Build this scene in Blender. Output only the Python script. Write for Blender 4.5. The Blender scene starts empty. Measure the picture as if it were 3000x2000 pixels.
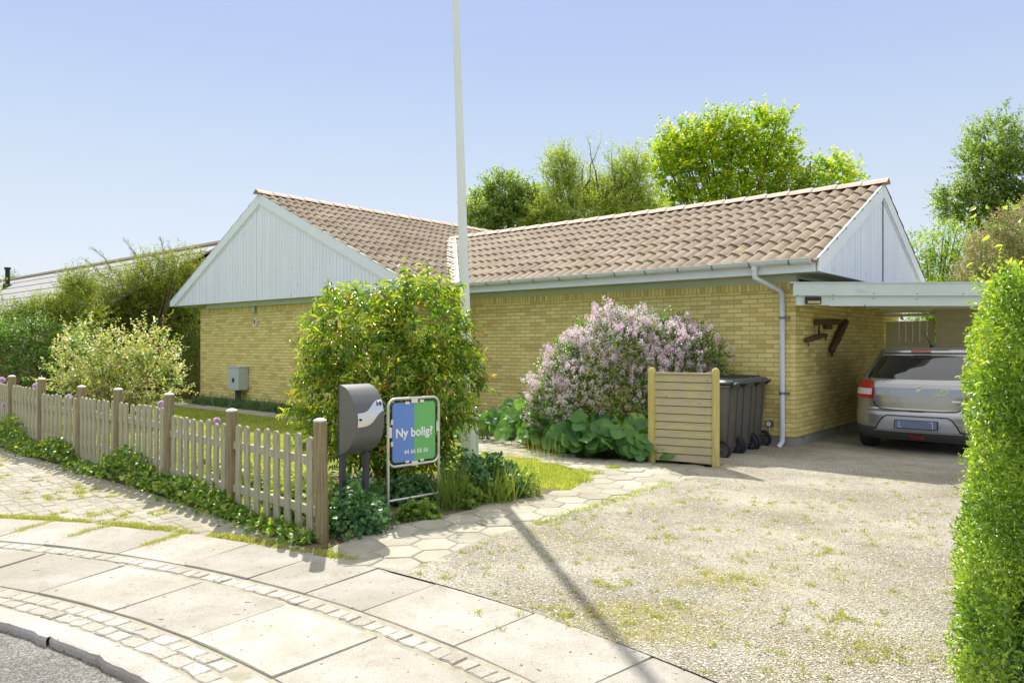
import bpy, bmesh, math, random
import numpy as np
from mathutils import Vector, Matrix, geometry
rng = np.random.default_rng(7)
random.seed(7)
R = math.radians
sc = bpy.context.scene
COL = sc.collection

# ------------------------------------------------------------------ camera
cam = bpy.data.cameras.new('camera')
cam.sensor_width = 36.0
cam.lens = 36.0 * 2170 / 3000
cam.shift_y = 8 / 3000.0
cam.clip_start = 0.05
cam.clip_end = 3000
camo = bpy.data.objects.new('camera', cam)
COL.objects.link(camo)
camo.location = (0, 0, 1.5)
camo.rotation_euler = (R(90), 0, 0)
sc.camera = camo

# ------------------------------------------------------------------ light
SUN_EL = 49.5
SD = Vector((-0.225 * math.cos(R(SUN_EL)), 0.974 * math.cos(R(SUN_EL)), math.sin(R(SUN_EL))))
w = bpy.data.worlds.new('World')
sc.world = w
w.use_nodes = True
nt = w.node_tree
nt.nodes.clear()
out = nt.nodes.new('ShaderNodeOutputWorld')
bg = nt.nodes.new('ShaderNodeBackground')
sky = nt.nodes.new('ShaderNodeTexSky')
sky.sky_type = 'NISHITA'
sky.sun_disc = False
sky.sun_elevation = R(SUN_EL)
sky.sun_rotation = math.atan2(SD.x, SD.y)
sky.air_density = 1.0
sky.dust_density = 0.3
sky.ozone_density = 2.2
bg.inputs['Strength'].default_value = 0.15
# pale late-spring haze with added fill light overhead: the clear-sky model is blended with a soft veil that depends on elevation only
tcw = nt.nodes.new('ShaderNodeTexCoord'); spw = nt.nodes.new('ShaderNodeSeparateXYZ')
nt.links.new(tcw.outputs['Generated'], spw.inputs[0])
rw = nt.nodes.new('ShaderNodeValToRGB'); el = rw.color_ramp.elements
HAZE_FILL = [(0.0, (0.795, 0.842, 0.912)), (0.11, (0.76, 0.819, 0.912)), (0.196, (0.69, 0.772, 0.895)), (0.277, (0.602, 0.713, 0.901)), (0.36, (0.526, 0.632, 0.901)), (0.44, (0.474, 0.591, 0.918)), (0.54, (1.0, 1.0, 1.0)), (1.0, (1.0, 1.0, 1.0))]
while len(el) < len(HAZE_FILL): el.new(0.5)
for e, (p, c) in zip(el, HAZE_FILL): e.position = p; e.color = (*c, 1)
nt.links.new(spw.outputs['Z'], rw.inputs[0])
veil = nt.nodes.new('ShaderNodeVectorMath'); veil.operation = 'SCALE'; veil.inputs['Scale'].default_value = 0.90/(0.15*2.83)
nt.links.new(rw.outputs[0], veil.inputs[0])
# the unseen upper veil is boosted as added fill for the shaded walls: above 30 degrees it is brighter than the strip of sky in view
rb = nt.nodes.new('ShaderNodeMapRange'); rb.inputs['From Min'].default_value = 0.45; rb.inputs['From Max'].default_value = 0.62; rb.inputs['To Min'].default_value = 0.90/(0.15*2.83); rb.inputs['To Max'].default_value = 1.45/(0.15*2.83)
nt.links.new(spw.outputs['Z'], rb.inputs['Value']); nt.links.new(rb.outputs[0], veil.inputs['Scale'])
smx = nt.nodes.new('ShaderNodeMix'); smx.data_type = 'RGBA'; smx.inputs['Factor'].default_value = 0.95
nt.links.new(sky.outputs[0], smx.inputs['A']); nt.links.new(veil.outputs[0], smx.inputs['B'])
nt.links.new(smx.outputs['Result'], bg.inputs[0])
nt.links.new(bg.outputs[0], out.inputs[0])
sl = bpy.data.lights.new('sun', 'SUN')
sl.energy = 2.65
sl.angle = R(0.53)
sl.color = (1.0, 0.95, 0.86)
so = bpy.data.objects.new('sun', sl)
COL.objects.link(so)
so.rotation_euler = SD.to_track_quat('Z', 'Y').to_euler()
so.location = (-5, 20, 20)
sc.view_settings.view_transform = 'Standard'
sc.view_settings.look = 'None'
sc.view_settings.exposure = 1.5
sc.view_settings.gamma = 1.0
sc.render.engine = 'CYCLES'
sc.cycles.max_bounces = 8
sc.cycles.transparent_max_bounces = 8

# ------------------------------------------------------------------ helpers
def lin(v):
    v = v / 255.0
    return v / 12.92 if v <= 0.04045 else ((v + 0.055) / 1.055) ** 2.4
def srgb(r, g, b):
    return (lin(r), lin(g), lin(b), 1.0)

F0 = 2170.0
HZ = 1008.0
def pix(px, py, Y):
    return Vector(((px - 1500) * Y / F0, Y, 1.5 - (py - HZ) * Y / F0))

UV_ = Vector((0.7609, -0.6488, 0))
VV_ = Vector((0.6488, 0.7609, 0))
ANG = math.atan2(UV_.y, UV_.x)
UC, VC = -3.783, 10.684
def uv(u, v, z=0.0):
    p = UV_ * u + VV_ * v
    return Vector((p.x, p.y, z))

def tag(o, label=None, cat=None, group=None, kind=None):
    if label: o['label'] = label
    if cat: o['category'] = cat
    if group: o['group'] = group
    if kind: o['kind'] = kind
    return o

def empty(name, loc=(0, 0, 0), rz=0.0, label=None, cat=None, group=None, parent=None):
    o = bpy.data.objects.new(name, None)
    COL.objects.link(o)
    o.location = loc
    o.rotation_euler = (0, 0, rz)
    o.empty_display_size = 0.2
    if parent: o.parent = parent
    return tag(o, label, cat, group)

def mesh_obj(name, verts, faces, mat, parent=None, smooth=False, loc=None, rz=None):
    me = bpy.data.meshes.new(name)
    me.from_pydata([tuple(v) for v in verts], [], faces)
    me.update()
    if smooth:
        me.shade_smooth()
    o = bpy.data.objects.new(name, me)
    COL.objects.link(o)
    if mat: me.materials.append(mat)
    if parent: o.parent = parent
    if loc is not None: o.location = loc
    if rz is not None: o.rotation_euler = (0, 0, rz)
    return o

class MB:
    def __init__(s):
        s.v = []; s.f = []
    def quad(s, a, b, c, d):
        n = len(s.v); s.v += [a, b, c, d]; s.f.append((n, n+1, n+2, n+3))
    def poly(s, pts):
        n = len(s.v); s.v += list(pts); s.f.append(tuple(range(n, n+len(pts))))
    def box(s, x0, y0, z0, x1, y1, z1):
        n = len(s.v)
        s.v += [(x0,y0,z0),(x1,y0,z0),(x1,y1,z0),(x0,y1,z0),(x0,y0,z1),(x1,y0,z1),(x1,y1,z1),(x0,y1,z1)]
        for f in ((0,3,2,1),(4,5,6,7),(0,1,5,4),(1,2,6,5),(2,3,7,6),(3,0,4,7)):
            s.f.append(tuple(n+i for i in f))
    def prism(s, pts, off):
        """pts: closed polygon of 3D points, off: extrusion vector"""
        n = len(s.v); k = len(pts)
        a = [Vector(p) for p in pts]; b = [p + Vector(off) for p in a]
        s.v += [tuple(p) for p in a] + [tuple(p) for p in b]
        s.f.append(tuple(range(n+k-1, n-1, -1)))
        s.f.append(tuple(range(n+k, n+2*k)))
        for i in range(k):
            j = (i+1) % k
            s.f.append((n+i, n+j, n+k+j, n+k+i))
    def bar(s, p0, p1, wdt, hgt, up=(0,0,1)):
        p0 = Vector(p0); p1 = Vector(p1); d = (p1-p0).normalized(); up = Vector(up)
        sd = d.cross(up)
        if sd.length < 1e-4: sd = d.cross(Vector((1,0,0)))
        sd.normalize(); u2 = sd.cross(d).normalized()
        q = [sd*a*wdt/2 + u2*b*hgt/2 for a, b in ((-1,-1),(1,-1),(1,1),(-1,1))]
        s.prism([p0+k for k in q], p1-p0)
    def tube(s, path, rad, n=10, cap=True):
        path = [Vector(p) for p in path]
        if not hasattr(rad, '__len__'): rad = [rad]*len(path)
        base = len(s.v); prev = None
        for i, p in enumerate(path):
            if i == 0: d = path[1]-p
            elif i == len(path)-1: d = p-path[i-1]
            else: d = (path[i+1]-p).normalized() + (p-path[i-1]).normalized()
            d.normalize()
            if prev is None:
                a = d.cross(Vector((0,0,1)))
                if a.length < 1e-3: a = d.cross(Vector((1,0,0)))
            else:
                a = prev - d*prev.dot(d)
            a.normalize(); prev = a; b = d.cross(a)
            for k in range(n):
                t = 2*math.pi*k/n
                s.v.append(tuple(p + (a*math.cos(t) + b*math.sin(t))*rad[i]))
        for i in range(len(path)-1):
            for k in range(n):
                k2 = (k+1) % n
                s.f.append((base+i*n+k, base+i*n+k2, base+(i+1)*n+k2, base+(i+1)*n+k))
        if cap:
            s.f.append(tuple(base+k for k in range(n-1, -1, -1)))
            m = base+(len(path)-1)*n
            s.f.append(tuple(m+k for k in range(n)))
    def lathe(s, prof, n=20, c=(0,0,0), axis='z'):
        base = len(s.v)
        for r, h in prof:
            for k in range(n):
                t = 2*math.pi*k/n
                a, b = r*math.cos(t), r*math.sin(t)
                if axis == 'z': q = (c[0]+a, c[1]+b, c[2]+h)
                elif axis == 'y': q = (c[0]+a, c[1]+h, c[2]+b)
                else: q = (c[0]+h, c[1]+a, c[2]+b)
                s.v.append(q)
        for i in range(len(prof)-1):
            for k in range(n):
                k2 = (k+1) % n
                s.f.append((base+i*n+k, base+i*n+k2, base+(i+1)*n+k2, base+(i+1)*n+k))
    def grid(s, rows):
        base = len(s.v); m = len(rows[0])
        for r in rows: s.v += [tuple(p) for p in r]
        for i in range(len(rows)-1):
            for j in range(m-1):
                s.f.append((base+i*m+j, base+i*m+j+1, base+(i+1)*m+j+1, base+(i+1)*m+j))
    def build(s, name, mat, parent=None, smooth=False, loc=None, rz=None, bevel=0.0, seg=2, fixn=True):
        o = mesh_obj(name, s.v, s.f, mat, parent, False, loc, rz)
        if fixn or bevel:
            bm = bmesh.new(); bm.from_mesh(o.data)
            bmesh.ops.remove_doubles(bm, verts=bm.verts, dist=1e-5)
            bmesh.ops.recalc_face_normals(bm, faces=bm.faces)
            bm.to_mesh(o.data); bm.free()
        if bevel:
            md = o.modifiers.new('bevel', 'BEVEL'); md.width = bevel; md.segments = seg
            md.limit_method = 'ANGLE'; md.angle_limit = R(35)
        if smooth:
            o.data.shade_smooth()
            if smooth == 'auto' or bevel:
                o.data.set_sharp_from_angle(angle=R(38))
        return o

# ------------------------------------------------------------------ materials
def newmat(name):
    m = bpy.data.materials.new(name); m.use_nodes = True
    nt = m.node_tree; nt.nodes.clear()
    o = nt.nodes.new('ShaderNodeOutputMaterial')
    return m, nt, o
def N(nt, t, **kw):
    n = nt.nodes.new(t)
    for k, v in kw.items():
        if k in n.inputs: n.inputs[k].default_value = v
        else: setattr(n, k, v)
    return n
def ramp(nt, stops, fac=None, interp='LINEAR'):
    r = nt.nodes.new('ShaderNodeValToRGB')
    r.color_ramp.interpolation = interp
    el = r.color_ramp.elements
    while len(el) < len(stops): el.new(0.5)
    for e, (p, c) in zip(el, stops):
        e.position = p; e.color = c if hasattr(c, '__len__') else (c, c, c, 1)
    if fac is not None: nt.links.new(fac, r.inputs[0])
    return r
def mixc(nt, a, b, fac, mode='MIX'):
    m = nt.nodes.new('ShaderNodeMix'); m.data_type = 'RGBA'; m.blend_type = mode
    for sock, val in ((m.inputs['Factor'], fac), (m.inputs['A'], a), (m.inputs['B'], b)):
        if hasattr(val, 'is_linked') or isinstance(val, bpy.types.NodeSocket): nt.links.new(val, sock)
        else: sock.default_value = val
    return m.outputs['Result']
def noise(nt, scale, detail=4, rough=0.55, vec=None, sc3=None):
    n = N(nt, 'ShaderNodeTexNoise'); n.inputs['Scale'].default_value = scale
    n.inputs['Detail'].default_value = detail; n.inputs['Roughness'].default_value = rough
    if vec is None:
        tc = nt.nodes.new('ShaderNodeTexCoord'); vec = tc.outputs['Object']
    if sc3:
        mp = nt.nodes.new('ShaderNodeMapping'); mp.inputs['Scale'].default_value = sc3
        nt.links.new(vec, mp.inputs[0]); vec = mp.outputs[0]
    nt.links.new(vec, n.inputs['Vector'])
    return n.outputs['Fac']
def bump(nt, h, strength=0.3, dist=0.01, prev=None):
    b = nt.nodes.new('ShaderNodeBump'); b.inputs['Strength'].default_value = strength
    b.inputs['Distance'].default_value = dist
    nt.links.new(h, b.inputs['Height'])
    if prev: nt.links.new(prev, b.inputs['Normal'])
    return b.outputs[0]
def simple(name, col, rough=0.6, metal=0.0, var=0.12, scale=6, bmp=0.0, bscale=60, coat=0.0, spec=0.5, sc3=None, dirt=None):
    m, nt, o = newmat(name)
    p = N(nt, 'ShaderNodeBsdfPrincipled'); p.inputs['Roughness'].default_value = rough
    p.inputs['Metallic'].default_value = metal; p.inputs['Coat Weight'].default_value = coat
    p.inputs['Specular IOR Level'].default_value = spec
    nz = noise(nt, scale, 5, 0.6, sc3=sc3)
    d = tuple(c*(1-var) for c in col[:3]) + (1,); l = tuple(min(1, c*(1+var)) for c in col[:3]) + (1,)
    r = ramp(nt, [(0.3, d), (0.7, l)], nz)
    c = r.outputs[0]
    if dirt:
        nd = noise(nt, dirt[1], 6, 0.7)
        rd = ramp(nt, [(dirt[2], 0.0), (dirt[2]+0.15, 1.0)], nd)
        c = mixc(nt, c, dirt[0], rd.outputs[0])
    nt.links.new(c, p.inputs['Base Color'])
    if bmp:
        nt.links.new(bump(nt, noise(nt, bscale, 3, 0.6, sc3=sc3), bmp, 0.01), p.inputs['Normal'])
    nt.links.new(p.outputs[0], o.inputs[0])
    return m
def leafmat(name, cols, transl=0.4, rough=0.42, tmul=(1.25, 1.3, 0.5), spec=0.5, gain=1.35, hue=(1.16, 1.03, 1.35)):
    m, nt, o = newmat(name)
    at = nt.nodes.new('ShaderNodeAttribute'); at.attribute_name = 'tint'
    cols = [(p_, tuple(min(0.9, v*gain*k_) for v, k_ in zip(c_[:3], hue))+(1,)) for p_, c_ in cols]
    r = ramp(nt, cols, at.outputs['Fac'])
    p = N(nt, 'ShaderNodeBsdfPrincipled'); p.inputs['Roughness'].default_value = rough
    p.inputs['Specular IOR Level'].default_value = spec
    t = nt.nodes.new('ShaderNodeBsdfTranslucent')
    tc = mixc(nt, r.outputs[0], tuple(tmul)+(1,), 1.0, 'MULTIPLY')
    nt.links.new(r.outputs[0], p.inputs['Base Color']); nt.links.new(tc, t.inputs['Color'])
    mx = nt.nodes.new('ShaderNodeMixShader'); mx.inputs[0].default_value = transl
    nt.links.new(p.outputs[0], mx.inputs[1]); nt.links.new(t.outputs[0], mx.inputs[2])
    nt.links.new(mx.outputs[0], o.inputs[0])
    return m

def brickmat(name, axis):
    m, nt, o = newmat(name)
    tc = nt.nodes.new('ShaderNodeTexCoord'); sp = nt.nodes.new('ShaderNodeSeparateXYZ')
    nt.links.new(tc.outputs['Object'], sp.inputs[0])
    cb = nt.nodes.new('ShaderNodeCombineXYZ')
    if axis == 'soldier' or axis == 'soldiery':
        nt.links.new(sp.outputs['Y' if axis == 'soldiery' else 'X'], cb.inputs['Y']); nt.links.new(sp.outputs['Z'], cb.inputs['X'])
    else:
        nt.links.new(sp.outputs[axis], cb.inputs['X']); nt.links.new(sp.outputs['Z'], cb.inputs['Y'])
    add = nt.nodes.new('ShaderNodeVectorMath'); add.operation = 'ADD'; nt.links.new(cb.outputs[0], add.inputs[0])
    b = nt.nodes.new('ShaderNodeTexBrick'); nt.links.new(add.outputs[0], b.inputs['Vector'])
    b.inputs['Scale'].default_value = 1.0; b.inputs['Mortar Size'].default_value = 0.006
    b.inputs['Mortar Smooth'].default_value = 0.25; b.inputs['Row Height'].default_value = 0.0667
    b.inputs['Brick Width'].default_value = 0.24; b.inputs['Bias'].default_value = -0.1
    b.inputs['Color1'].default_value = (0, 0, 0, 1); b.inputs['Color2'].default_value = (1, 1, 1, 1)
    b.inputs['Mortar'].default_value = (0.5, 0.5, 0.5, 1)
    add.inputs[1].default_value = (20.0, -0.168 + 6.67, 0)
    if 'soldier' in axis:
        b.offset = 0.0; b.inputs['Brick Width'].default_value = 0.24; add.inputs[1].default_value = (-2.2775+2.4, 20.01, 0)
    br = ramp(nt, [(0.0, srgb(208, 186, 118)), (0.15, srgb(222, 204, 130)), (0.5, srgb(231, 215, 140)), (0.85, srgb(237, 223, 152)), (1.0, srgb(227, 206, 132))], b.outputs['Color'])
    nz = noise(nt, 1.3, 5, 0.6)
    c = mixc(nt, br.outputs[0], srgb(196, 188, 132), ramp(nt, [(0.45, 0.0), (0.75, 0.35)], nz).outputs[0])
    c = mixc(nt, c, srgb(150, 150, 112), ramp(nt, [(0.60, 0.0), (0.75, 0.5)], noise(nt, 0.7, 7, 0.75)).outputs[0])
    nz2 = noise(nt, 45, 4, 0.7)
    c = mixc(nt, c, (0.8, 0.76, 0.66, 1), ramp(nt, [(0.35, 0.45), (0.6, 0.0)], nz2).outputs[0], 'MULTIPLY')
    c = mixc(nt, c, srgb(184, 170, 120), b.outputs['Fac'])
    p = N(nt, 'ShaderNodeBsdfPrincipled'); p.inputs['Roughness'].default_value = 0.85
    p.inputs['Specular IOR Level'].default_value = 0.2
    nt.links.new(c, p.inputs['Base Color'])
    inv = nt.nodes.new('ShaderNodeMath'); inv.operation = 'SUBTRACT'; inv.inputs[0].default_value = 1
    nt.links.new(b.outputs['Fac'], inv.inputs[1])
    n1 = bump(nt, inv.outputs[0], 1.0, 0.010)
    n2 = bump(nt, nz2, 0.5, 0.004, n1)
    nt.links.new(n2, p.inputs['Normal'])
    nt.links.new(p.outputs[0], o.inputs[0])
    return m

M = {}
M['brick_x'] = brickmat('yellow_brick_front', 'X')
M['brick_y'] = brickmat('yellow_brick_side', 'Y')
M['brick_s'] = brickmat('yellow_brick_upright', 'soldier')
M['brick_sy'] = brickmat('yellow_brick_upright_side', 'soldiery')
M['plinth'] = simple('plinth_render', srgb(150, 148, 140), 0.9, var=0.15, scale=3, bmp=0.3, dirt=(srgb(90, 98, 70), 2.5, 0.55))
M['white_board'] = simple('white_painted_board', srgb(226, 232, 246), 0.55, var=0.05, scale=2, sc3=(6, 6, 0.4), bmp=0.15, bscale=30, dirt=(srgb(176, 180, 186), 4, 0.64))
M['white_trim'] = simple('white_painted_trim', srgb(224, 230, 240), 0.5, var=0.04, scale=3, dirt=(srgb(160, 165, 140), 4, 0.66))
M['soffit'] = simple('soffit_paint', srgb(186, 196, 180), 0.7, var=0.06, scale=2)
M['zinc'] = simple('gutter_plastic', srgb(205, 212, 216), 0.35, var=0.07, scale=4, dirt=(srgb(150, 155, 130), 6, 0.64))
M['pipe'] = simple('downpipe_plastic', srgb(205, 211, 220), 0.35, var=0.05, scale=3)
M['clamp'] = simple('clamp_metal', srgb(120, 130, 145), 0.4, metal=0.6)
M['pole'] = simple('flagpole_paint', srgb(222, 226, 224), 0.35, var=0.04, scale=2)
M['pole_base'] = simple('flagpole_base_paint', srgb(215, 222, 216), 0.6, var=0.06, scale=6, dirt=(srgb(120, 140, 110), 7, 0.56))
def roofmat():
    m, nt, o = newmat('brown_roof_tile')
    p = N(nt, 'ShaderNodeBsdfPrincipled'); p.inputs['Roughness'].default_value = 0.9; p.inputs['Specular IOR Level'].default_value = 0.25
    c = ramp(nt, [(0.25, srgb(124, 110, 94)), (0.5, srgb(148, 134, 116)), (0.8, srgb(170, 157, 138))], noise(nt, 1.6, 6, 0.65)).outputs[0]
    c = mixc(nt, c, srgb(108, 90, 76), ramp(nt, [(0.5, 0), (0.72, 0.5)], noise(nt, 14, 5, 0.7)).outputs[0])
    c = mixc(nt, c, srgb(186, 160, 90), ramp(nt, [(0.60, 0), (0.72, 0.65)], noise(nt, 3.1, 5, 0.75)).outputs[0])
    nt.links.new(c, p.inputs['Base Color'])
    nt.links.new(bump(nt, noise(nt, 90, 3), 0.4, 0.004), p.inputs['Normal'])
    nt.links.new(p.outputs[0], o.inputs[0]); return m
M['roof'] = roofmat()
M['ridge'] = simple('ridge_tile', srgb(196, 176, 158), 0.85, var=0.12, scale=4, bmp=0.2, dirt=(srgb(140, 110, 80), 7, 0.6))
M['lead'] = simple('valley_flashing', srgb(205, 196, 182), 0.7, var=0.1, scale=6)
def woodmat(name, c1, c2, c3, sc3, rough=0.8, green=None, gth=0.55):
    m, nt, o = newmat(name)
    p = N(nt, 'ShaderNodeBsdfPrincipled'); p.inputs['Roughness'].default_value = rough; p.inputs['Specular IOR Level'].default_value = 0.25
    nz = noise(nt, 9, 6, 0.65, sc3=sc3)
    c = ramp(nt, [(0.3, c1), (0.5, c2), (0.72, c3)], nz).outputs[0]
    if green: c = mixc(nt, c, green, ramp(nt, [(gth, 0), (gth+0.15, 0.7)], noise(nt, 3.5, 5, 0.7)).outputs[0])
    kn = N(nt, 'ShaderNodeTexVoronoi'); kn.inputs['Scale'].default_value = 7
    tc = nt.nodes.new('ShaderNodeTexCoord'); nt.links.new(tc.outputs['Object'], kn.inputs['Vector'])
    c = mixc(nt, c, tuple(x*0.35 for x in c1[:3])+(1,), ramp(nt, [(0.05, 0.8), (0.09, 0)], kn.outputs['Distance']).outputs[0])
    nt.links.new(c, p.inputs['Base Color'])
    nt.links.new(bump(nt, nz, 0.4, 0.004), p.inputs['Normal'])
    nt.links.new(p.outputs[0], o.inputs[0]); return m
M['picket'] = woodmat('weathered_picket_wood', srgb(130, 126, 104), srgb(158, 154, 130), srgb(178, 173, 149), (6, 6, 0.5), green=srgb(140, 144, 104))
M['post'] = woodmat('weathered_post_wood', srgb(98, 86, 60), srgb(130, 119, 88), srgb(152, 141, 108), (7, 7, 0.4), green=srgb(116, 116, 72))
M['cap'] = simple('post_cap', srgb(196, 188, 172), 0.6, var=0.06)
M['screen'] = woodmat('treated_screen_wood', srgb(158, 150, 104), srgb(184, 175, 128), srgb(200, 190, 148), (0.6, 0.6, 8), green=srgb(176, 162, 142), gth=0.42)
M['screen_post'] = woodmat('treated_round_post', srgb(166, 152, 88), srgb(192, 176, 108), srgb(206, 192, 128), (7, 7, 0.4))
M['old_wood'] = woodmat('old_dark_wood', srgb(70, 56, 38), srgb(96, 78, 54), srgb(120, 98, 68), (3, 3, 3))
M['bench_wood'] = woodmat('bench_wood', srgb(84, 62, 44), srgb(116, 88, 64), srgb(136, 106, 80), (1, 1, 6))
M['iron'] = simple('rusty_iron', srgb(78, 66, 54), 0.7, metal=0.3)
M['carport'] = simple('carport_paint', srgb(196, 208, 206), 0.55, var=0.05, scale=2, dirt=(srgb(170, 176, 140), 3, 0.6))
M['carport_in'] = simple('carport_underside', srgb(226, 222, 202), 0.7, var=0.06, scale=2)
M['felt'] = simple('roofing_felt', srgb(96, 100, 100), 0.9, var=0.15, scale=8)
M['shed'] = simple('shed_paint', srgb(228, 220, 190), 0.6, var=0.06, scale=3, sc3=(0.4, 0.4, 6))
M['gate'] = simple('gate_paint', srgb(218, 212, 184), 0.6, var=0.08, scale=3, sc3=(6, 6, 0.4))
M['binp'] = simple('bin_plastic', srgb(94, 91, 84), 0.5, var=0.14, scale=5, bmp=0.1)
M['lid'] = simple('bin_lid_plastic', srgb(66, 72, 74), 0.42, var=0.1, scale=5)
M['rubber'] = simple('rubber', srgb(36, 38, 44), 0.6, var=0.15)
M['rim'] = simple('wheel_plastic', srgb(88, 90, 96), 0.5)
M['sticker'] = simple('sticker', srgb(214, 216, 220), 0.5, var=0.05)
M['orange'] = simple('orange_sticker', srgb(226, 160, 110), 0.5)
M['black'] = simple('black_plastic', srgb(24, 26, 30), 0.4)
M['boxgrey'] = simple('meter_box_plastic', srgb(178, 190, 188), 0.5, var=0.05)
M['boxpost'] = simple('meter_post_metal', srgb(76, 88, 90), 0.5)
M['mail'] = simple('mailbox_dark_paint', srgb(92, 92, 92), 0.33, var=0.06, scale=3, coat=0.25)
M['mail_leg'] = simple('mailbox_leg_paint', srgb(30, 38, 62), 0.4, coat=0.3)
M['steel'] = simple('brushed_steel', srgb(222, 222, 226), 0.34, metal=1.0, var=0.04)
M['galv'] = simple('galvanised_tube', srgb(206, 206, 200), 0.38, metal=0.55, var=0.06)
M['blue'] = simple('sign_blue', srgb(104, 138, 208), 0.45, var=0.02)
M['green'] = simple('sign_green', srgb(110, 182, 104), 0.45, var=0.02)
M['signblack'] = simple('sign_backing', srgb(34, 40, 40), 0.5)
M['signwhite'] = simple('sign_white', srgb(236, 238, 238), 0.5, var=0.01)
M['clip'] = simple('sign_clip', srgb(224, 220, 206), 0.5)
M['bark'] = woodmat('bark', srgb(82, 72, 56), srgb(112, 100, 80), srgb(136, 124, 100), (4, 4, 1))
M['twig'] = simple('twig_bark', srgb(128, 110, 84), 0.85)
M['stem'] = simple('green_stem', srgb(104, 136, 60), 0.6)
M['glass'] = simple('dark_glass', srgb(30, 34, 34), 0.05, var=0.02, coat=1.0, spec=0.8)
M['neigh_roof'] = simple('neighbour_slate_roof', srgb(150, 150, 148), 0.85, var=0.1, scale=3)
M['neigh_wall'] = simple('neighbour_brown_wall', srgb(122, 92, 66), 0.85, var=0.1)

# ground materials
def groundmat():
    m, nt, o = newmat('grass_ground')
    p = N(nt, 'ShaderNodeBsdfPrincipled'); p.inputs['Roughness'].default_value = 0.95; p.inputs['Specular IOR Level'].default_value = 0.1
    c = ramp(nt, [(0.3, srgb(98, 110, 52)), (0.5, srgb(122, 132, 66)), (0.7, srgb(144, 148, 84))], noise(nt, 3.0, 8, 0.7)).outputs[0]
    c = mixc(nt, c, srgb(78, 88, 34), ramp(nt, [(0.5, 0), (0.65, 0.6)], noise(nt, 60, 4, 0.7)).outputs[0])
    nt.links.new(c, p.inputs['Base Color'])
    nt.links.new(bump(nt, noise(nt, 120, 3, 0.7), 0.6, 0.02), p.inputs['Normal'])
    nt.links.new(p.outputs[0], o.inputs[0]); return m
M['ground'] = groundmat()
def gravelmat():
    m, nt, o = newmat('pale_gravel')
    p = N(nt, 'ShaderNodeBsdfPrincipled'); p.inputs['Roughness'].default_value = 0.9; p.inputs['Specular IOR Level'].default_value = 0.2
    tc = nt.nodes.new('ShaderNodeTexCoord')
    wn = N(nt, 'ShaderNodeTexNoise'); wn.inputs['Scale'].default_value = 30; nt.links.new(tc.outputs['Object'], wn.inputs['Vector'])
    vo = N(nt, 'ShaderNodeTexVoronoi'); vo.inputs['Scale'].default_value = 135; nt.links.new(tc.outputs['Object'], vo.inputs['Vector'])
    sp = nt.nodes.new('ShaderNodeSeparateColor'); nt.links.new(vo.outputs['Color'], sp.inputs[0])
    c = ramp(nt, [(0.0, srgb(104, 99, 86)), (0.25, srgb(150, 145, 129)), (0.65, srgb(181, 175, 159)), (1.0, srgb(206, 201, 188))], sp.outputs[0]).outputs[0]
    edge = ramp(nt, [(0.35, 0.0), (0.8, 0.55)], vo.outputs['Distance']).outputs[0]
    c = mixc(nt, c, srgb(100, 90, 66), edge)
    big = noise(nt, 1.1, 6, 0.7)
    c = mixc(nt, c, srgb(196, 190, 174), ramp(nt, [(0.48, 0), (0.62, 0.4)], noise(nt, 0.8, 5, 0.65)).outputs[0])
    c = mixc(nt, c, srgb(156, 146, 100), ramp(nt, [(0.52, 0), (0.70, 0.45)], big).outputs[0])
    c = mixc(nt, c, srgb(118, 130, 62), ramp(nt, [(0.55, 0), (0.70, 0.6)], noise(nt, 4.5, 6, 0.75)).outputs[0])
    mp = nt.nodes.new('ShaderNodeMapping'); mp.inputs['Rotation'].default_value = (0, 0, math.radians(-40)); nt.links.new(tc.outputs['Object'], mp.inputs[0])
    trk = noise(nt, 0.9, 4, 0.6, vec=mp.outputs[0], sc3=(1.5, 0.9, 1))
    c = mixc(nt, c, srgb(198, 192, 176), ramp(nt, [(0.52, 0), (0.66, 0.4)], trk).outputs[0])
    c = mixc(nt, c, (0.72, 0.69, 0.62, 1), ramp(nt, [(0.34, 0.6), (0.48, 0.0)], trk).outputs[0], 'MULTIPLY')
    c = mixc(nt, c, srgb(84, 78, 64), ramp(nt, [(0.66, 0), (0.70, 0.8)], noise(nt, 42, 3, 0.6)).outputs[0])
    nt.links.new(c, p.inputs['Base Color'])
    inv = ramp(nt, [(0.0, 1.0), (0.6, 0.0)], vo.outputs['Distance']).outputs[0]
    n1 = bump(nt, inv, 0.9, 0.010)
    nt.links.new(bump(nt, big, 0.5, 0.05, n1), p.inputs['Normal'])
    nt.links.new(p.outputs[0], o.inputs[0]); return m
M['gravel'] = gravelmat()
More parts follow.
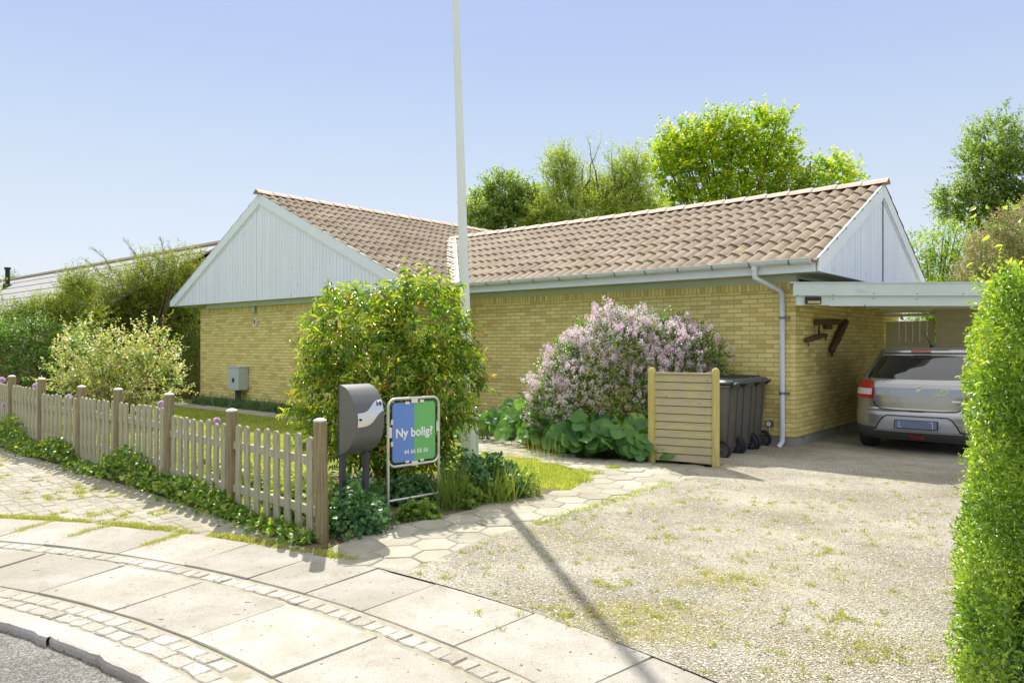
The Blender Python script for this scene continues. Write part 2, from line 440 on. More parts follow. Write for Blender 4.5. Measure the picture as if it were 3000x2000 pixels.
def slabmat(name, a, b, sp=0.5, scale=1.0):
    m, nt, o = newmat(name)
    p = N(nt, 'ShaderNodeBsdfPrincipled'); p.inputs['Roughness'].default_value = 0.88; p.inputs['Specular IOR Level'].default_value = 0.25
    at = nt.nodes.new('ShaderNodeAttribute'); at.attribute_name = 'tint'
    c = ramp(nt, [(0.0, a), (1.0, b)], at.outputs['Fac']).outputs[0]
    nz = noise(nt, 110*scale, 4, 0.75)
    c = mixc(nt, c, (0.58, 0.56, 0.5, 1), ramp(nt, [(0.32, 0.9), (0.5, 0.0)], nz).outputs[0], 'MULTIPLY')
    c = mixc(nt, c, (0.72, 0.7, 0.62, 1), ramp(nt, [(0.42, 0.7), (0.62, 0.0)], noise(nt, 1.7, 8, 0.7)).outputs[0], 'MULTIPLY')
    c = mixc(nt, c, (0.80, 0.80, 0.74, 1), ramp(nt, [(0.52, 0.0), (0.70, 0.8)], noise(nt, 5.5, 7, 0.75)).outputs[0], 'MULTIPLY')
    c = mixc(nt, c, srgb(60, 56, 48), ramp(nt, [(0.70, 0), (0.73, 0.8)], noise(nt, 28, 2, 0.5)).outputs[0])
    nt.links.new(c, p.inputs['Base Color'])
    nt.links.new(bump(nt, nz, 0.4, 0.004), p.inputs['Normal'])
    nt.links.new(p.outputs[0], o.inputs[0]); return m
M['slab'] = slabmat('concrete_slab', srgb(160, 156, 149), srgb(174, 170, 163))
M['hex'] = slabmat('hexagon_paver', srgb(156, 152, 140), srgb(178, 174, 160))
M['sett'] = slabmat('granite_sett', srgb(162, 157, 150), srgb(186, 181, 175), scale=0.5)
M['verge'] = slabmat('worn_verge_sett', srgb(154, 150, 138), srgb(172, 168, 155), scale=0.6)
M['kerb'] = slabmat('granite_kerb', srgb(168, 160, 156), srgb(180, 173, 169), scale=0.7)
M['joint'] = simple('joint_dirt', srgb(146, 141, 124), 0.95, var=0.2, scale=14, bmp=0.5, dirt=(srgb(122, 130, 70), 5, 0.58))
M['jointgrey'] = simple('sandy_joint', srgb(140, 136, 118), 0.95, var=0.25, scale=20, bmp=0.6, bscale=90, dirt=(srgb(120, 126, 76), 5, 0.55))
M['soil'] = simple('dry_soil', srgb(96, 84, 60), 0.95, var=0.3, scale=10, bmp=0.8, bscale=50)
def asphaltmat():
    m, nt, o = newmat('asphalt')
    p = N(nt, 'ShaderNodeBsdfPrincipled'); p.inputs['Roughness'].default_value = 0.9; p.inputs['Specular IOR Level'].default_value = 0.3
    tc = nt.nodes.new('ShaderNodeTexCoord')
    vo = N(nt, 'ShaderNodeTexVoronoi'); vo.inputs['Scale'].default_value = 130; nt.links.new(tc.outputs['Object'], vo.inputs['Vector'])
    sp = nt.nodes.new('ShaderNodeSeparateColor'); nt.links.new(vo.outputs['Color'], sp.inputs[0])
    c = ramp(nt, [(0.0, srgb(84, 84, 80)), (0.6, srgb(120, 118, 112)), (1.0, srgb(156, 153, 146))], sp.outputs[0]).outputs[0]
    c = mixc(nt, c, (0.7, 0.7, 0.7, 1), ramp(nt, [(0.4, 0.7), (0.6, 0)], noise(nt, 2.5, 6, 0.7)).outputs[0], 'MULTIPLY')
    nt.links.new(c, p.inputs['Base Color'])
    nt.links.new(bump(nt, ramp(nt, [(0, 1.0), (0.6, 0)], vo.outputs['Distance']).outputs[0], 0.8, 0.006), p.inputs['Normal'])
    nt.links.new(p.outputs[0], o.inputs[0]); return m
M['asphalt'] = asphaltmat()

# foliage colours
M['grass'] = leafmat('grass_blade', [(0, srgb(88, 114, 42)), (0.5, srgb(128, 150, 58)), (0.85, srgb(160, 172, 80)), (1, srgb(184, 176, 108))], 0.5, tmul=(1.25, 1.25, 0.6))
M['weed'] = leafmat('weed_leaf', [(0, srgb(58, 90, 34)), (0.6, srgb(92, 128, 48)), (1, srgb(152, 168, 62))], 0.5)
M['tuft'] = leafmat('joint_grass', [(0, srgb(106, 122, 46)), (0.6, srgb(142, 154, 68)), (1, srgb(178, 164, 112))], 0.4)
M['ger'] = leafmat('cranesbill_leaf', [(0, srgb(46, 84, 42)), (0.6, srgb(70, 112, 56)), (1, srgb(112, 148, 68))], 0.3)
M['bush'] = leafmat('glossy_bush_leaf', [(0, srgb(50, 82, 26)), (0.4, srgb(88, 122, 34)), (0.75, srgb(142, 160, 50)), (0.95, srgb(160, 158, 62)), (1, srgb(172, 122, 70))], 0.5, 0.3, spec=0.7)
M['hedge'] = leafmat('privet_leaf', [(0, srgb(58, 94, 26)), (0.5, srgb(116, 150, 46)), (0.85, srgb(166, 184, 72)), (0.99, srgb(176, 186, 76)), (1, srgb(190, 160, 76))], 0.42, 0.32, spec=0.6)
M['lilac_leaf'] = leafmat('lilac_leaf', [(0, srgb(50, 82, 30)), (0.6, srgb(84, 116, 42)), (1, srgb(134, 154, 56))], 0.4)
M['lilac'] = leafmat('lilac_blossom', [(0, srgb(190, 160, 178)), (0.5, srgb(216, 192, 204)), (1, srgb(234, 218, 226))], 0.35, 0.7, (1, 0.96, 1), hue=(1, 1, 1))
M['hosta'] = leafmat('broad_leaf', [(0, srgb(60, 100, 50)), (0.5, srgb(88, 130, 62)), (1, srgb(128, 160, 66))], 0.45, 0.5, (1.3, 1.35, 0.4), spec=0.35)
M['allium'] = leafmat('allium_blossom', [(0, srgb(186, 162, 196)), (1, srgb(216, 200, 222))], 0.35, 0.7, (1, 0.95, 1), hue=(1, 1, 1))
M['tree_lime'] = leafmat('lime_tree_leaf', [(0, srgb(78, 116, 22)), (0.5, srgb(112, 148, 28)), (1, srgb(168, 178, 40))], 0.5)
M['tree_dark'] = leafmat('dark_tree_leaf', [(0, srgb(64, 96, 40)), (0.5, srgb(98, 128, 56)), (1, srgb(148, 164, 84))], 0.5)
M['tree_yel'] = leafmat('yellow_tree_leaf', [(0, srgb(96, 126, 44)), (0.5, srgb(126, 150, 60)), (1, srgb(160, 174, 84))], 0.45)
M['conifer'] = leafmat('yew_needle', [(0, srgb(54, 80, 28)), (0.5, srgb(96, 118, 40)), (1, srgb(156, 158, 60))], 0.45)
M['spirea'] = leafmat('pale_shrub_leaf', [(0, srgb(86, 108, 44)), (0.45, srgb(128, 146, 76)), (0.8, srgb(182, 184, 140)), (1, srgb(196, 170, 136))], 0.35, hue=(1.05, 1.02, 1.1))
M['blossom'] = leafmat('cream_blossom', [(0, srgb(128, 120, 88)), (0.5, srgb(166, 152, 130)), (1, srgb(196, 182, 162))], 0.3, 0.7, gain=1.0, hue=(1, 1, 1))
M['weave'] = leafmat('iris_leaf', [(0, srgb(58, 88, 54)), (0.6, srgb(86, 118, 70)), (1, srgb(140, 156, 96))], 0.35)
# ------------------------------------------------------------------ leaves
TPL = {
 'leaf': (np.array([(0,0,0),(.45,.5,.14),(1,0,-.1),(.45,-.5,.14)]), [(0,1,2),(0,2,3)]),
 'lance': (np.array([(0,0,0),(.28,.42,.05),(.28,0,-.08),(.28,-.42,.05),(.66,.40,-.05),(.66,0,-.2),(.66,-.40,-.05),(1,0,-.42)]),
           [(0,2,1),(0,3,2),(1,2,5,4),(2,3,6,5),(4,5,7),(5,6,7)]),
 'blade': (np.array([(0,.5,0),(0,-.5,0),(.5,.4,-.03),(.5,-.4,-.03),(1,0,-.15)]), [(0,1,3,2),(2,3,4)]),
 'lobed': (np.array([(0,0,0),(.1,.45,.02),(.45,.5,.08),(.5,.22,0),(.85,.35,.04),(1,0,-.1),(.85,-.35,.04),(.5,-.22,0),(.45,-.5,.08),(.1,-.45,.02)]),
           [(0,3,2,1),(0,5,4,3),(0,7,6,5),(0,9,8,7)]),
 'flake': (np.array([(0,0,0),(.5,.5,.1),(1,0,0),(.5,-.5,.1)]), [(0,1,2,3)]),
}
a_ = np.linspace(0.35, 2*math.pi-0.35, 13)
rim = np.stack([0.5-0.5*np.cos(a_)*1.0, 0.5*np.sin(a_), 0.10*np.cos(a_*3)-0.02], 1)
mid = np.stack([0.42-0.25*np.cos(a_), 0.27*np.sin(a_), 0.0*a_-0.05], 1)
_v = np.vstack([[(0.1,0,0)], mid, rim])
_f = [(0, 1+i, 2+i) for i in range(12)] + [(1+i, 14+i, 15+i, 2+i) for i in range(12)]
TPL['round'] = (_v, _f)

def unit(a):
    return a / np.maximum(np.linalg.norm(a, axis=1, keepdims=True), 1e-9)
def rand_dirs(n):
    return unit(rng.normal(size=(n, 3)))
def leaf_mesh(name, Pp, D, L, W, mat, tint, parent=None, tpl='leaf', up=None, loc=None):
    n = len(Pp); T, Fc = TPL[tpl]; k = len(T)
    D = unit(D)
    if up is None: up = rand_dirs(n)
    S = unit(np.cross(D, up)); Nn = np.cross(S, D)
    L = np.broadcast_to(L, (n,)); W = np.broadcast_to(W, (n,))
    V = (Pp[:, None, :] + D[:, None, :]*(T[None, :, 0:1]*L[:, None, None]) + S[:, None, :]*(T[None, :, 1:2]*W[:, None, None])
         + Nn[:, None, :]*(T[None, :, 2:3]*L[:, None, None])).reshape(-1, 3)
    lt = np.array([len(f) for f in Fc]); fl = np.concatenate([np.array(f) for f in Fc])
    nl = len(fl)
    loops = (fl[None, :] + (np.arange(n)*k)[:, None]).reshape(-1)
    tot = np.tile(lt, n); start = np.concatenate([[0], np.cumsum(tot)[:-1]])
    me = bpy.data.meshes.new(name)
    me.vertices.add(n*k); me.vertices.foreach_set('co', V.astype(np.float32).ravel())
    me.loops.add(len(loops)); me.loops.foreach_set('vertex_index', loops.astype(np.int32))
    me.polygons.add(len(tot)); me.polygons.foreach_set('loop_start', start.astype(np.int32))
    me.polygons.foreach_set('loop_total', tot.astype(np.int32))
    me.update(calc_edges=True)
    at = me.attributes.new('tint', 'FLOAT', 'POINT')
    at.data.foreach_set('value', np.repeat(np.clip(tint, 0, 1), k).astype(np.float32))
    me.materials.append(mat)
    if tpl in ('round', 'lance'): me.shade_smooth()
    o = bpy.data.objects.new(name, me); COL.objects.link(o)
    if parent: o.parent = parent
    if loc is not None: o.location = loc
    return o
def blob_points(blobs, n, shell=0.35, lump=0.18, seed=0):
    """points in the outer shell of a union of ellipsoids (cx,cy,cz,rx,ry,rz)"""
    B = np.array(blobs, float)
    wgt = (B[:, 3]*B[:, 4]+B[:, 4]*B[:, 5]+B[:, 3]*B[:, 5]); wgt /= wgt.sum()
    out = []; nrm = []; need = n
    ph = rng.uniform(0, 6.28, (len(B), 6))
    while need > 0:
        m = int(need*1.8)+50
        i = rng.choice(len(B), m, p=wgt); d = rand_dirs(m)
        lr = 1 + lump*(np.sin(d[:, 0]*5+ph[i, 0])*np.sin(d[:, 1]*5+ph[i, 1]) + 0.6*np.sin(d[:, 2]*9+ph[i, 2]+d[:, 0]*7))
        r = (1 - shell*rng.random(m)**1.3)*lr
        p = B[i, :3] + d*B[i, 3:6]*r[:, None]
        inside = np.zeros(m, bool)
        for j in range(len(B)):
            q = (p - B[j, :3])/B[j, 3:6]
            inside |= (np.linalg.norm(q, axis=1) < 1-shell*1.15) & (j != i)
        k = ~inside
        out.append(p[k]); nrm.append(unit(d/B[i, 3:6])[k]); need -= k.sum()
    return np.vstack(out)[:n], np.vstack(nrm)[:n]
def shoots(Pp, D, nl, length, L, spread=0.9, Lj=0.35, droop=0.0):
    """leaves along shoots starting at Pp in direction D"""
    n = len(Pp); t = np.tile((np.arange(nl)+0.6)/nl, n); idx = np.repeat(np.arange(n), nl)
    D = unit(D); side = rand_dirs(n*nl)
    base = Pp[idx] + D[idx]*(t*length)[:, None]
    base[:, 2] -= droop*(t**2)*length
    side = side - D[idx]*np.sum(side*D[idx], axis=1, keepdims=True); side = unit(side)
    d = unit(D[idx]*(1.1-spread*0.6) + side*spread + np.array([0, 0, -droop*0.8]))
    ln = L*(1-Lj*rng.random(n*nl))*(1-0.35*t)
    return base, d, ln, idx, t
def crown(name, blobs, nsh, nl, slen, L, Wr, mat, parent, tpl='leaf', shell=0.4, upb=0.35, droop=0.1, tint_sh=0.3, lump=0.18, tipbright=0.25, keep=None, base_t=0.35, spread=0.9, zmin=0.02):
    P0, Nr = blob_points(blobs, nsh, shell, lump)
    if keep is not None:
        k = keep(P0); P0, Nr = P0[k], Nr[k]
    D = unit(Nr*0.8 + rand_dirs(len(P0))*0.55 + np.array([0, 0, upb]))
    b, d, ln, idx, t = shoots(P0, D, nl, slen, L, spread, droop=droop)
    ts = rng.normal(base_t, tint_sh*0.6, len(P0))
    tint = ts[idx] + tipbright*t + rng.normal(0, 0.1, len(idx))
    k = b[:, 2] > zmin
    up = unit(np.array([0, 0, 1.0]) + rand_dirs(len(idx))*0.7)
    return leaf_mesh(name, b[k], d[k], ln[k], ln[k]*Wr, mat, tint[k], parent, tpl, up[k])

# ------------------------------------------------------------------ ground and paving
CX, CY = -5.78, -2.2
def pol(r, a, z=0.0):
    return (CX + r*math.cos(R(a)), CY + r*math.sin(R(a)), z)
def sheet(name, pts, z, mat, kind='structure'):
    tr = geometry.tessellate_polygon([[Vector((p[0], p[1], 0)) for p in pts]])
    o = mesh_obj(name, [(p[0], p[1], z) for p in pts], [tuple(t) for t in tr], mat)
    bm = bmesh.new(); bm.from_mesh(o.data)
    for f in bm.faces:
        if f.normal.z < 0: f.normal_flip()
    bm.to_mesh(o.data); bm.free()
    if kind: o['kind'] = kind
    return o
mb = MB()
rings = [6.93, 9, 14, 25, 60, 200, 900]
rows = [[pol(r, a, 0) for a in range(0, 361, 4)] for r in rings]
mb.grid(rows)
tag(mb.build('ground', M['ground'], fixn=False), kind='structure')
mb = MB(); mb.poly([pol(6.95, a, -0.024) for a in range(0, 360, 3)])
tag(mb.build('road', M['asphalt'], fixn=False), kind='structure')
def tinted(o, vals_per_face):
    """point attribute tint from per-island values"""
    me = o.data
    at = me.attributes.new('tint', 'FLOAT', 'POINT')
    arr = np.zeros(len(me.vertices), np.float32)
    for (a, b, t) in vals_per_face: arr[a:b] = t
    at.data.foreach_set('value', arr)
# kerb stones
mb = MB(); tv = []
a = 20.0
while a < 110:
    a2 = a + 8.0
    n0 = len(mb.v)
    prof = [(6.866, -0.07), (6.867, 0.0), (6.874, 0.017), (6.886, 0.022), (6.995, 0.024), (7.0, 0.0)]
    ang = np.linspace(a+0.008, a2-0.008, 14)
    jit = rng.normal(0, 0.006, 14)
    mb.grid([[pol(r + (jit[i] if j < 3 else 0), ang[i], z + (0.004*rng.random() if 0 < j < 3 else 0)) for i in range(14)] for j, (r, z) in enumerate(prof)])
    tv.append((n0, len(mb.v), rng.random())); a = a2
o = mb.build('kerb', M['kerb'], fixn=False); tinted(o, tv); tag(o, kind='structure')
o.data.flip_normals()
# bedding under slabs
mb = MB(); mb.grid([[pol(r, a, 0.014) for a in range(15, 118, 2)] for r in (7.0, 8.66)])
tag(mb.build('pavement_bedding', M['joint'], fixn=False), kind='structure')
def stone(mb, q, z, h=0.016, inset=0.008, jit=0.0):
    """q: 4+ corner points (x,y) ccw -> a low block with softened edge"""
    c = np.mean(np.array(q), axis=0); n = len(q); b = len(mb.v)
    qa = [np.array(p) + rng.normal(0, jit, 2) for p in q]
    tilt = rng.normal(0, 0.0015, 2)
    for s, zz in ((1.0, z-h), (1.0, z-0.006), (None, z)):
        for p in qa:
            if s is None:
                d = c-p; L = np.linalg.norm(d); p2 = p + d/L*inset
            else: p2 = p
            mb.v.append((p2[0], p2[1], zz + ((p2-c) @ tilt)*3))
    for lv in (0, 1):
        for i in range(n):
            j = (i+1) % n
            mb.f.append((b+lv*n+i, b+lv*n+j, b+(lv+1)*n+j, b+(lv+1)*n+i))
    mb.f.append(tuple(b+2*n+i for i in range(n)))
def ringq(r0, r1, a0, a1, sub=1):
    e = [pol(r0, a)[:2] for a in np.linspace(a0, a1, sub+1)] + [pol(r1, a)[:2] for a in np.linspace(a1, a0, sub+1)]
    return e[::-1]
mb = MB(); tv = []
g = 0.007
def slab_row(r0, r1, joints):
    for a0, a1 in zip(joints[:-1], joints[1:]):
        lo, hi = min(a0, a1), max(a0, a1); ga = math.degrees(g/2/r1)
        n0 = len(mb.v)
        stone(mb, ringq(r0+g/2, r1-g/2, lo+ga, hi-ga, 3), 0.024 + rng.normal(0, 0.002), 0.02, 0.005, 0.002)
        tv.append((n0, len(mb.v), rng.random()))
jA = [110, 104.4, 98.8, 93.2, 87.8, 82.3, 76.9, 71.4, 65.9, 60.5, 54.9, 49.3, 43.7, 38.1, 32.5, 27, 21.5, 16]
jB = [110, 104.6, 99, 94, 89.5, 85.5, 81.2, 76.9, 73.2, 68.1, 63.5, 59.1, 55.4, 51.9, 46.7, 41.5, 36.3, 31.1, 25.9, 20.7, 16]
slab_row(7.235, 7.83, jA)
slab_row(8.01, 8.615, jB)
o = mb.build('pavement', M['slab'], fixn=False); tinted(o, tv); tag(o, kind='structure')
# sett bands
mb = MB(); tv = []
def sett_band(r0, rows, w, ln, a0, a1, z=0.02, jit=0.004, miss=0.0):
    for k in range(rows):
        ra, rb = r0 + k*w, r0 + (k+1)*w
        a = a0 + rng.random()
        while a < a1:
            da = math.degrees(ln*(0.75+0.5*rng.random())/rb)
            if rng.random() > miss:
                n0 = len(mb.v); gg = math.degrees(0.004/rb)
                stone(mb, ringq(ra+0.005, rb-0.005, a+gg, a+da-gg, 2), z+rng.normal(0, 0.0015), 0.02, 0.008, jit)
                tv.append((n0, len(mb.v), rng.random()))
            a += da
sett_band(7.015, 2, 0.098, 0.125, 20, 110, z=0.021, jit=0.006, miss=0.02)
sett_band(7.865, 1, 0.112, 0.105, 18, 112, z=0.021, jit=0.006, miss=0.01)
o = mb.build('sett_strips', M['sett'], fixn=False); tinted(o, tv); tag(o, kind='structure')

# fence line
FP = [(-1.433, 5.593), (-2.50, 6.62), (-3.49, 7.55), (-4.45, 8.37), (-5.39, 9.24), (-6.37, 10.02), (-7.39, 10.95), (-8.35, 11.9), (-9.3, 12.9)]
PT = [0.946, 0.93, 1.01, 1.01, 0.99, 1.05, 1.046, 1.06, 1.06]
BT = [0.795, 0.785, 0.85, 0.85, 0.84, 0.90, 0.90, 0.9]
# verge of worn setts between pavement and fence
ver = [pol(8.63, a)[:2] for a in range(61, 112, 3)]
fo = [(p[0]-0.10, p[1]-0.16) for p in FP]
vpoly = [pol(8.63, a)[:2] for a in range(62, 110, 3)] + [(-12.5, 15)] + [(x, y) for x, y in fo[::-1]]
sheet('verge_bedding', vpoly, 0.0115, M['joint'])
mb = MB(); tv = []
def inpoly(x, y, poly):
    c = False; n = len(poly); j = n-1
    for i in range(n):
        if (poly[i][1] > y) != (poly[j][1] > y) and x < (poly[j][0]-poly[i][0])*(y-poly[i][1])/(poly[j][1]-poly[i][1])+poly[i][0]: c = not c
        j = i
    return c
vin = [pol(8.70, a)[:2] for a in range(62, 110, 3)] + [(-12.5, 14.5)] + [(x-0.12, y-0.2) for x, y in fo[::-1]]
dr = np.array([-0.70, 0.71]); dn = np.array([0.71, 0.70])
for r_ in range(-60, 60):
    t = -8 + rng.random()*0.2
    while t < 12:
        ln = 0.17*(0.8+0.45*rng.random())
        c = np.array([-3.5, 6.4]) + dr*(t+ln/2) + dn*(r_*0.125)
        if inpoly(c[0], c[1], vin):
            n0 = len(mb.v)
            q = [c-dr*ln/2*0.94-dn*0.058, c+dr*ln/2*0.94-dn*0.058, c+dr*ln/2*0.94+dn*0.058, c-dr*ln/2*0.94+dn*0.058]
            q = [q[0], q[3], q[2], q[1]]
            A = (q[1][0]-q[0][0])*(q[2][1]-q[0][1])-(q[2][0]-q[0][0])*(q[1][1]-q[0][1])
            if A < 0: q = q[::-1]
            stone(mb, q, 0.0175+rng.normal(0, 0.0025), 0.02, 0.016, 0.010)
            tv.append((n0, len(mb.v), rng.random()))
        t += ln
o = mb.build('cobbled_verge', M['verge'], fixn=False); tinted(o, tv); tag(o, kind='structure')

# gravel drive
near = [(-0.93, 4.92), (-0.66, 4.83), (-0.22, 5.61), (0.31, 6.23), (0.9, 6.81), (1.8, 7.98), (2.32, 8.51)]
gr = [pol(8.604, a)[:2] for a in np.arange(-20, 53.5, 1.5)] + near + [tuple(uv(-3.95, 8.45)[:2]), tuple(uv(-4.9, 8.45)[:2]), tuple(uv(-4.9, 10.8)[:2]), tuple(uv(-3.8, 10.8)[:2]), tuple(uv(-3.8, 16)[:2]), tuple(uv(4, 16)[:2]), (14, 4), (9, -6)]
GRAVEL = gr
# finely subdivided, slightly uneven sheet
bm = bmesh.new()
NXg, NYg = 150, 170
xs = np.linspace(-1.2, 9.5, NXg); ys = np.linspace(-2, 15, NYg)
def gz(x, y):
    return 0.006 + 0.004*math.sin(x*2.1+y*0.7)*math.sin(y*1.7-x) 
sheet('gravel_drive', gr, 0.0285, M['gravel'])
# loose gravel stones (nobody could count them)
pts = []
while len(pts) < 52000:
    y = 3.1 + 6.4*rng.random()**1.9; x = -1.1 + rng.random()*5.2
    if x < y*0.72 and inpoly(x, y, gr): pts.append((x, y))
pts = np.array(pts); n = len(pts)
s = 0.0030 + 0.0050*rng.random(n)**4
T = np.array([(1,0,0),(0,1,0),(-1,0,0),(0,-1,0),(0,0,.55),(0.2,0.1,-.5)])
rot = rng.uniform(0, 6.28, n); ex = rng.uniform(0.7, 1.5, n)
V = np.zeros((n, 6, 3))
for i in range(6):
    x, y, z = T[i]*1.0
    x = x*ex
    V[:, i, 0] = pts[:, 0] + (x*np.cos(rot)-y*np.sin(rot))*s*(1+0.2*rng.normal(size=n))
    V[:, i, 1] = pts[:, 1] + (x*np.sin(rot)+y*np.cos(rot))*s*(1+0.2*rng.normal(size=n))
    V[:, i, 2] = 0.0305 + z*s
Fo = np.array([(0,1,4),(1,2,4),(2,3,4),(3,0,4)])
loops = (Fo.ravel()[None, :] + (np.arange(n)*6)[:, None]).ravel()
me = bpy.data.meshes.new('gravel_stones')
me.vertices.add(n*6); me.vertices.foreach_set('co', V.astype(np.float32).ravel())
me.loops.add(len(loops)); me.loops.foreach_set('vertex_index', loops.astype(np.int32))
me.polygons.add(n*4); me.polygons.foreach_set('loop_start', (np.arange(n*4)*3).astype(np.int32)); me.polygons.foreach_set('loop_total', np.full(n*4, 3, np.int32))
me.update(calc_edges=True)
at = me.attributes.new('tint', 'FLOAT', 'POINT'); at.data.foreach_set('value', np.repeat(rng.random(n), 6).astype(np.float32))
M['pebble'] = leafmat('pebble', [(0, srgb(92, 86, 74)), (0.3, srgb(150, 144, 129)), (0.7, srgb(184, 178, 163)), (1, srgb(214, 209, 196))], 0.0, 0.85, gain=1.0, hue=(1, 1, 1))
me.materials.append(M['pebble'])
o = bpy.data.objects.new('gravel_stones', me); COL.objects.link(o)
tag(o, 'loose pale gravel stones scattered over the driveway', 'gravel', kind='stuff')

# hexagon path
far = [(-0.51, 11.6), (-0.75, 10.6), (0.36, 9.55), (0.78, 8.75), (0.83, 8.11), (0.59, 7.51), (0.27, 7.19), (-0.11, 6.9), (-0.62, 6.38), (-1.02, 6.0), (-1.31, 5.45)]
ppoly = [(-1.27, 5.12), (-0.93, 4.92)] + near[1:] + [(2.46, 8.9), (1.77, 9.2), (0.85, 9.6), (0.44, 10.22), (0.0, 11.0), (-0.3, 11.9)] + far
sheet('path_bedding', ppoly, 0.0185, M['jointgrey'])
mb = MB(); tv = []
hs = 0.178
ca, sa = math.cos(R(8)), math.sin(R(8))
for i in range(-30, 40):
    for j in range(-40, 60):
        hx = i*hs*1.5; hy = (j + 0.5*(i % 2))*hs*math.sqrt(3)
        x = -1.3 + hx*ca - hy*sa; y = 4.9 + hx*sa + hy*ca
        if any(inpoly(x+ox_, y+oy_, ppoly) for ox_, oy_ in ((0, 0), (-0.16, 0.11), (-0.10, 0.16), (-0.16, 0.0))) and inpoly(x, y, ppoly) or any(inpoly(x+ox_, y+oy_, ppoly) for ox_, oy_ in ((-0.13, 0.11), (-0.05, 0.16))):
            n0 = len(mb.v)
            q = [(x+(hs-0.006)*math.cos(R(60*k+8)), y+(hs-0.006)*math.sin(R(60*k+8))) for k in range(6)]
            stone(mb, q, 0.026+rng.normal(0, 0.002), 0.02, 0.008, 0.004)
            tv.append((n0, len(mb.v), rng.random()))
o = mb.build('path', M['hex'], fixn=False); tinted(o, tv); tag(o, kind='structure')

# soil beds
sheet('flower_bed', [(-1.38, 5.42), (-1.02, 6.05), (-0.62, 6.42), (-0.11, 6.94), (0.27, 7.23), (0.5, 7.6), (-0.3, 7.9), (-1.0, 8.6), (-2.3, 8.6), (-2.6, 7.2), (-1.5, 5.75)], 0.006, M['soil'])
sheet('hosta_bed', [(0.05, 11.1), (0.46, 10.3), (0.88, 9.65), (1.77, 9.26), tuple(uv(-4.75, 8.3)[:2]), tuple(uv(-4.9, 10.66)[:2]), tuple(uv(-10.7, 10.66)[:2]), (-2.6, 14.2)], 0.007, M['soil'])
sheet('fence_bed', [(-1.40, 5.35), (-1.45, 5.15)] + [(x-0.02, y-0.02) for x, y in fo[1:]] + [(x+0.15, y+0.22) for x, y in FP[::-1]], 0.009, M['soil'])
# paving strip along the gable wall
p1 = [uv(-19.5, 8.35), uv(-10.4, 8.3), uv(-10.4, 8.9), uv(-19.5, 8.95)]
sheet('garden_path', [tuple(p[:2]) for p in p1], 0.006, M['jointgrey'])
mb = MB(); tv = []
for i in range(18):
    for j in range(1):
        u0 = -19.5 + i*0.51
        q = [tuple(uv(u0+0.01, 8.37)[:2]), tuple(uv(u0+0.5, 8.37)[:2]), tuple(uv(u0+0.5, 8.87)[:2]), tuple(uv(u0+0.01, 8.87)[:2])]
        n0 = len(mb.v); stone(mb, q, 0.02, 0.015, 0.006, 0.004); tv.append((n0, len(mb.v), rng.random()))
o = mb.build('garden_path_slabs', M['hex'], fixn=False); tinted(o, tv); tag(o, kind='structure')
# ------------------------------------------------------------------ the house
house = empty('brick_house', uv(UC, VC), ANG, 'L-shaped yellow brick bungalow with white board gables and brown corrugated tile roof', 'house')
BT_, PL = 2.3975, 0.168
XL, XG = -14.68, -7.12
YG = -1.384
def wallbox(name, x0, y0, x1, y1, z0, z1, mat):
    b = MB(); b.box(x0, y0, z0, x1, y1, z1); return b.build(name, mat, house)
T_ = 0.3
SO = 2.2775   # upright course starts here
# front walls
wallbox('wall', XG+0.0, 0.0, 0.0, T_, PL, SO, M['brick_x'])
wallbox('wall', XL, YG, XG, YG+T_, PL, SO, M['brick_x'])
wallbox('brick_course', XG+0.0, 0.0, 0.0, T_, SO, BT_, M['brick_s'])
wallbox('brick_course', XL, YG, XG, YG+T_, SO, BT_, M['brick_s'])
# side walls (start 3 mm outside so no faces coincide)
wallbox('wall', -T_, T_, 0.0, 5.86, PL, SO, M['brick_y'])
wallbox('brick_course', -T_, T_, 0.0, 5.86, SO, BT_, M['brick_sy'])
b = MB(); b.quad((0.002, 0.0, PL), (0.002, T_+0.002, PL), (0.002, T_+0.002, SO), (0.002, 0.0, SO)); b.build('wall', M['brick_y'], house, fixn=False)
b = MB(); b.quad((0.002, 0.0, SO), (0.002, T_+0.002, SO), (0.002, T_+0.002, BT_), (0.002, 0.0, BT_)); b.build('brick_course', M['brick_sy'], house, fixn=False)
b = MB(); b.quad((XG+0.002, YG, PL), (XG+0.002, 0, PL), (XG+0.002, 0, BT_), (XG+0.002, YG, BT_)); b.build('wall', M['brick_y'], house, fixn=False)
wallbox('wall', XL, YG+T_, XL+T_, 9.5, PL, BT_, M['brick_y'])
wallbox('wall', XL+T_, 9.2, -3.2, 9.5, PL, BT_, M['brick_x'])
wallbox('wall', -T_-0.01, 5.86, -3.2-0.01, 5.56, PL, BT_, M['brick_x'])
# plinth
b = MB(); b.box(XG-0.01, 0.012, -0.05, -0.012, T_, PL-0.002); b.box(XL+0.012, YG+0.012, -0.05, XG-0.012, YG+T_, PL-0.002)
b.box(-T_, T_, -0.05, -0.012, 5.85, PL-0.002); b.box(XL+0.012, YG+T_, -0.05, XL+T_, 9.5, PL-0.002); b.box(XG-T_, YG+T_, -0.05, XG-0.012, 0.0, PL-0.002)
b.build('plinth', M['plinth'], house)

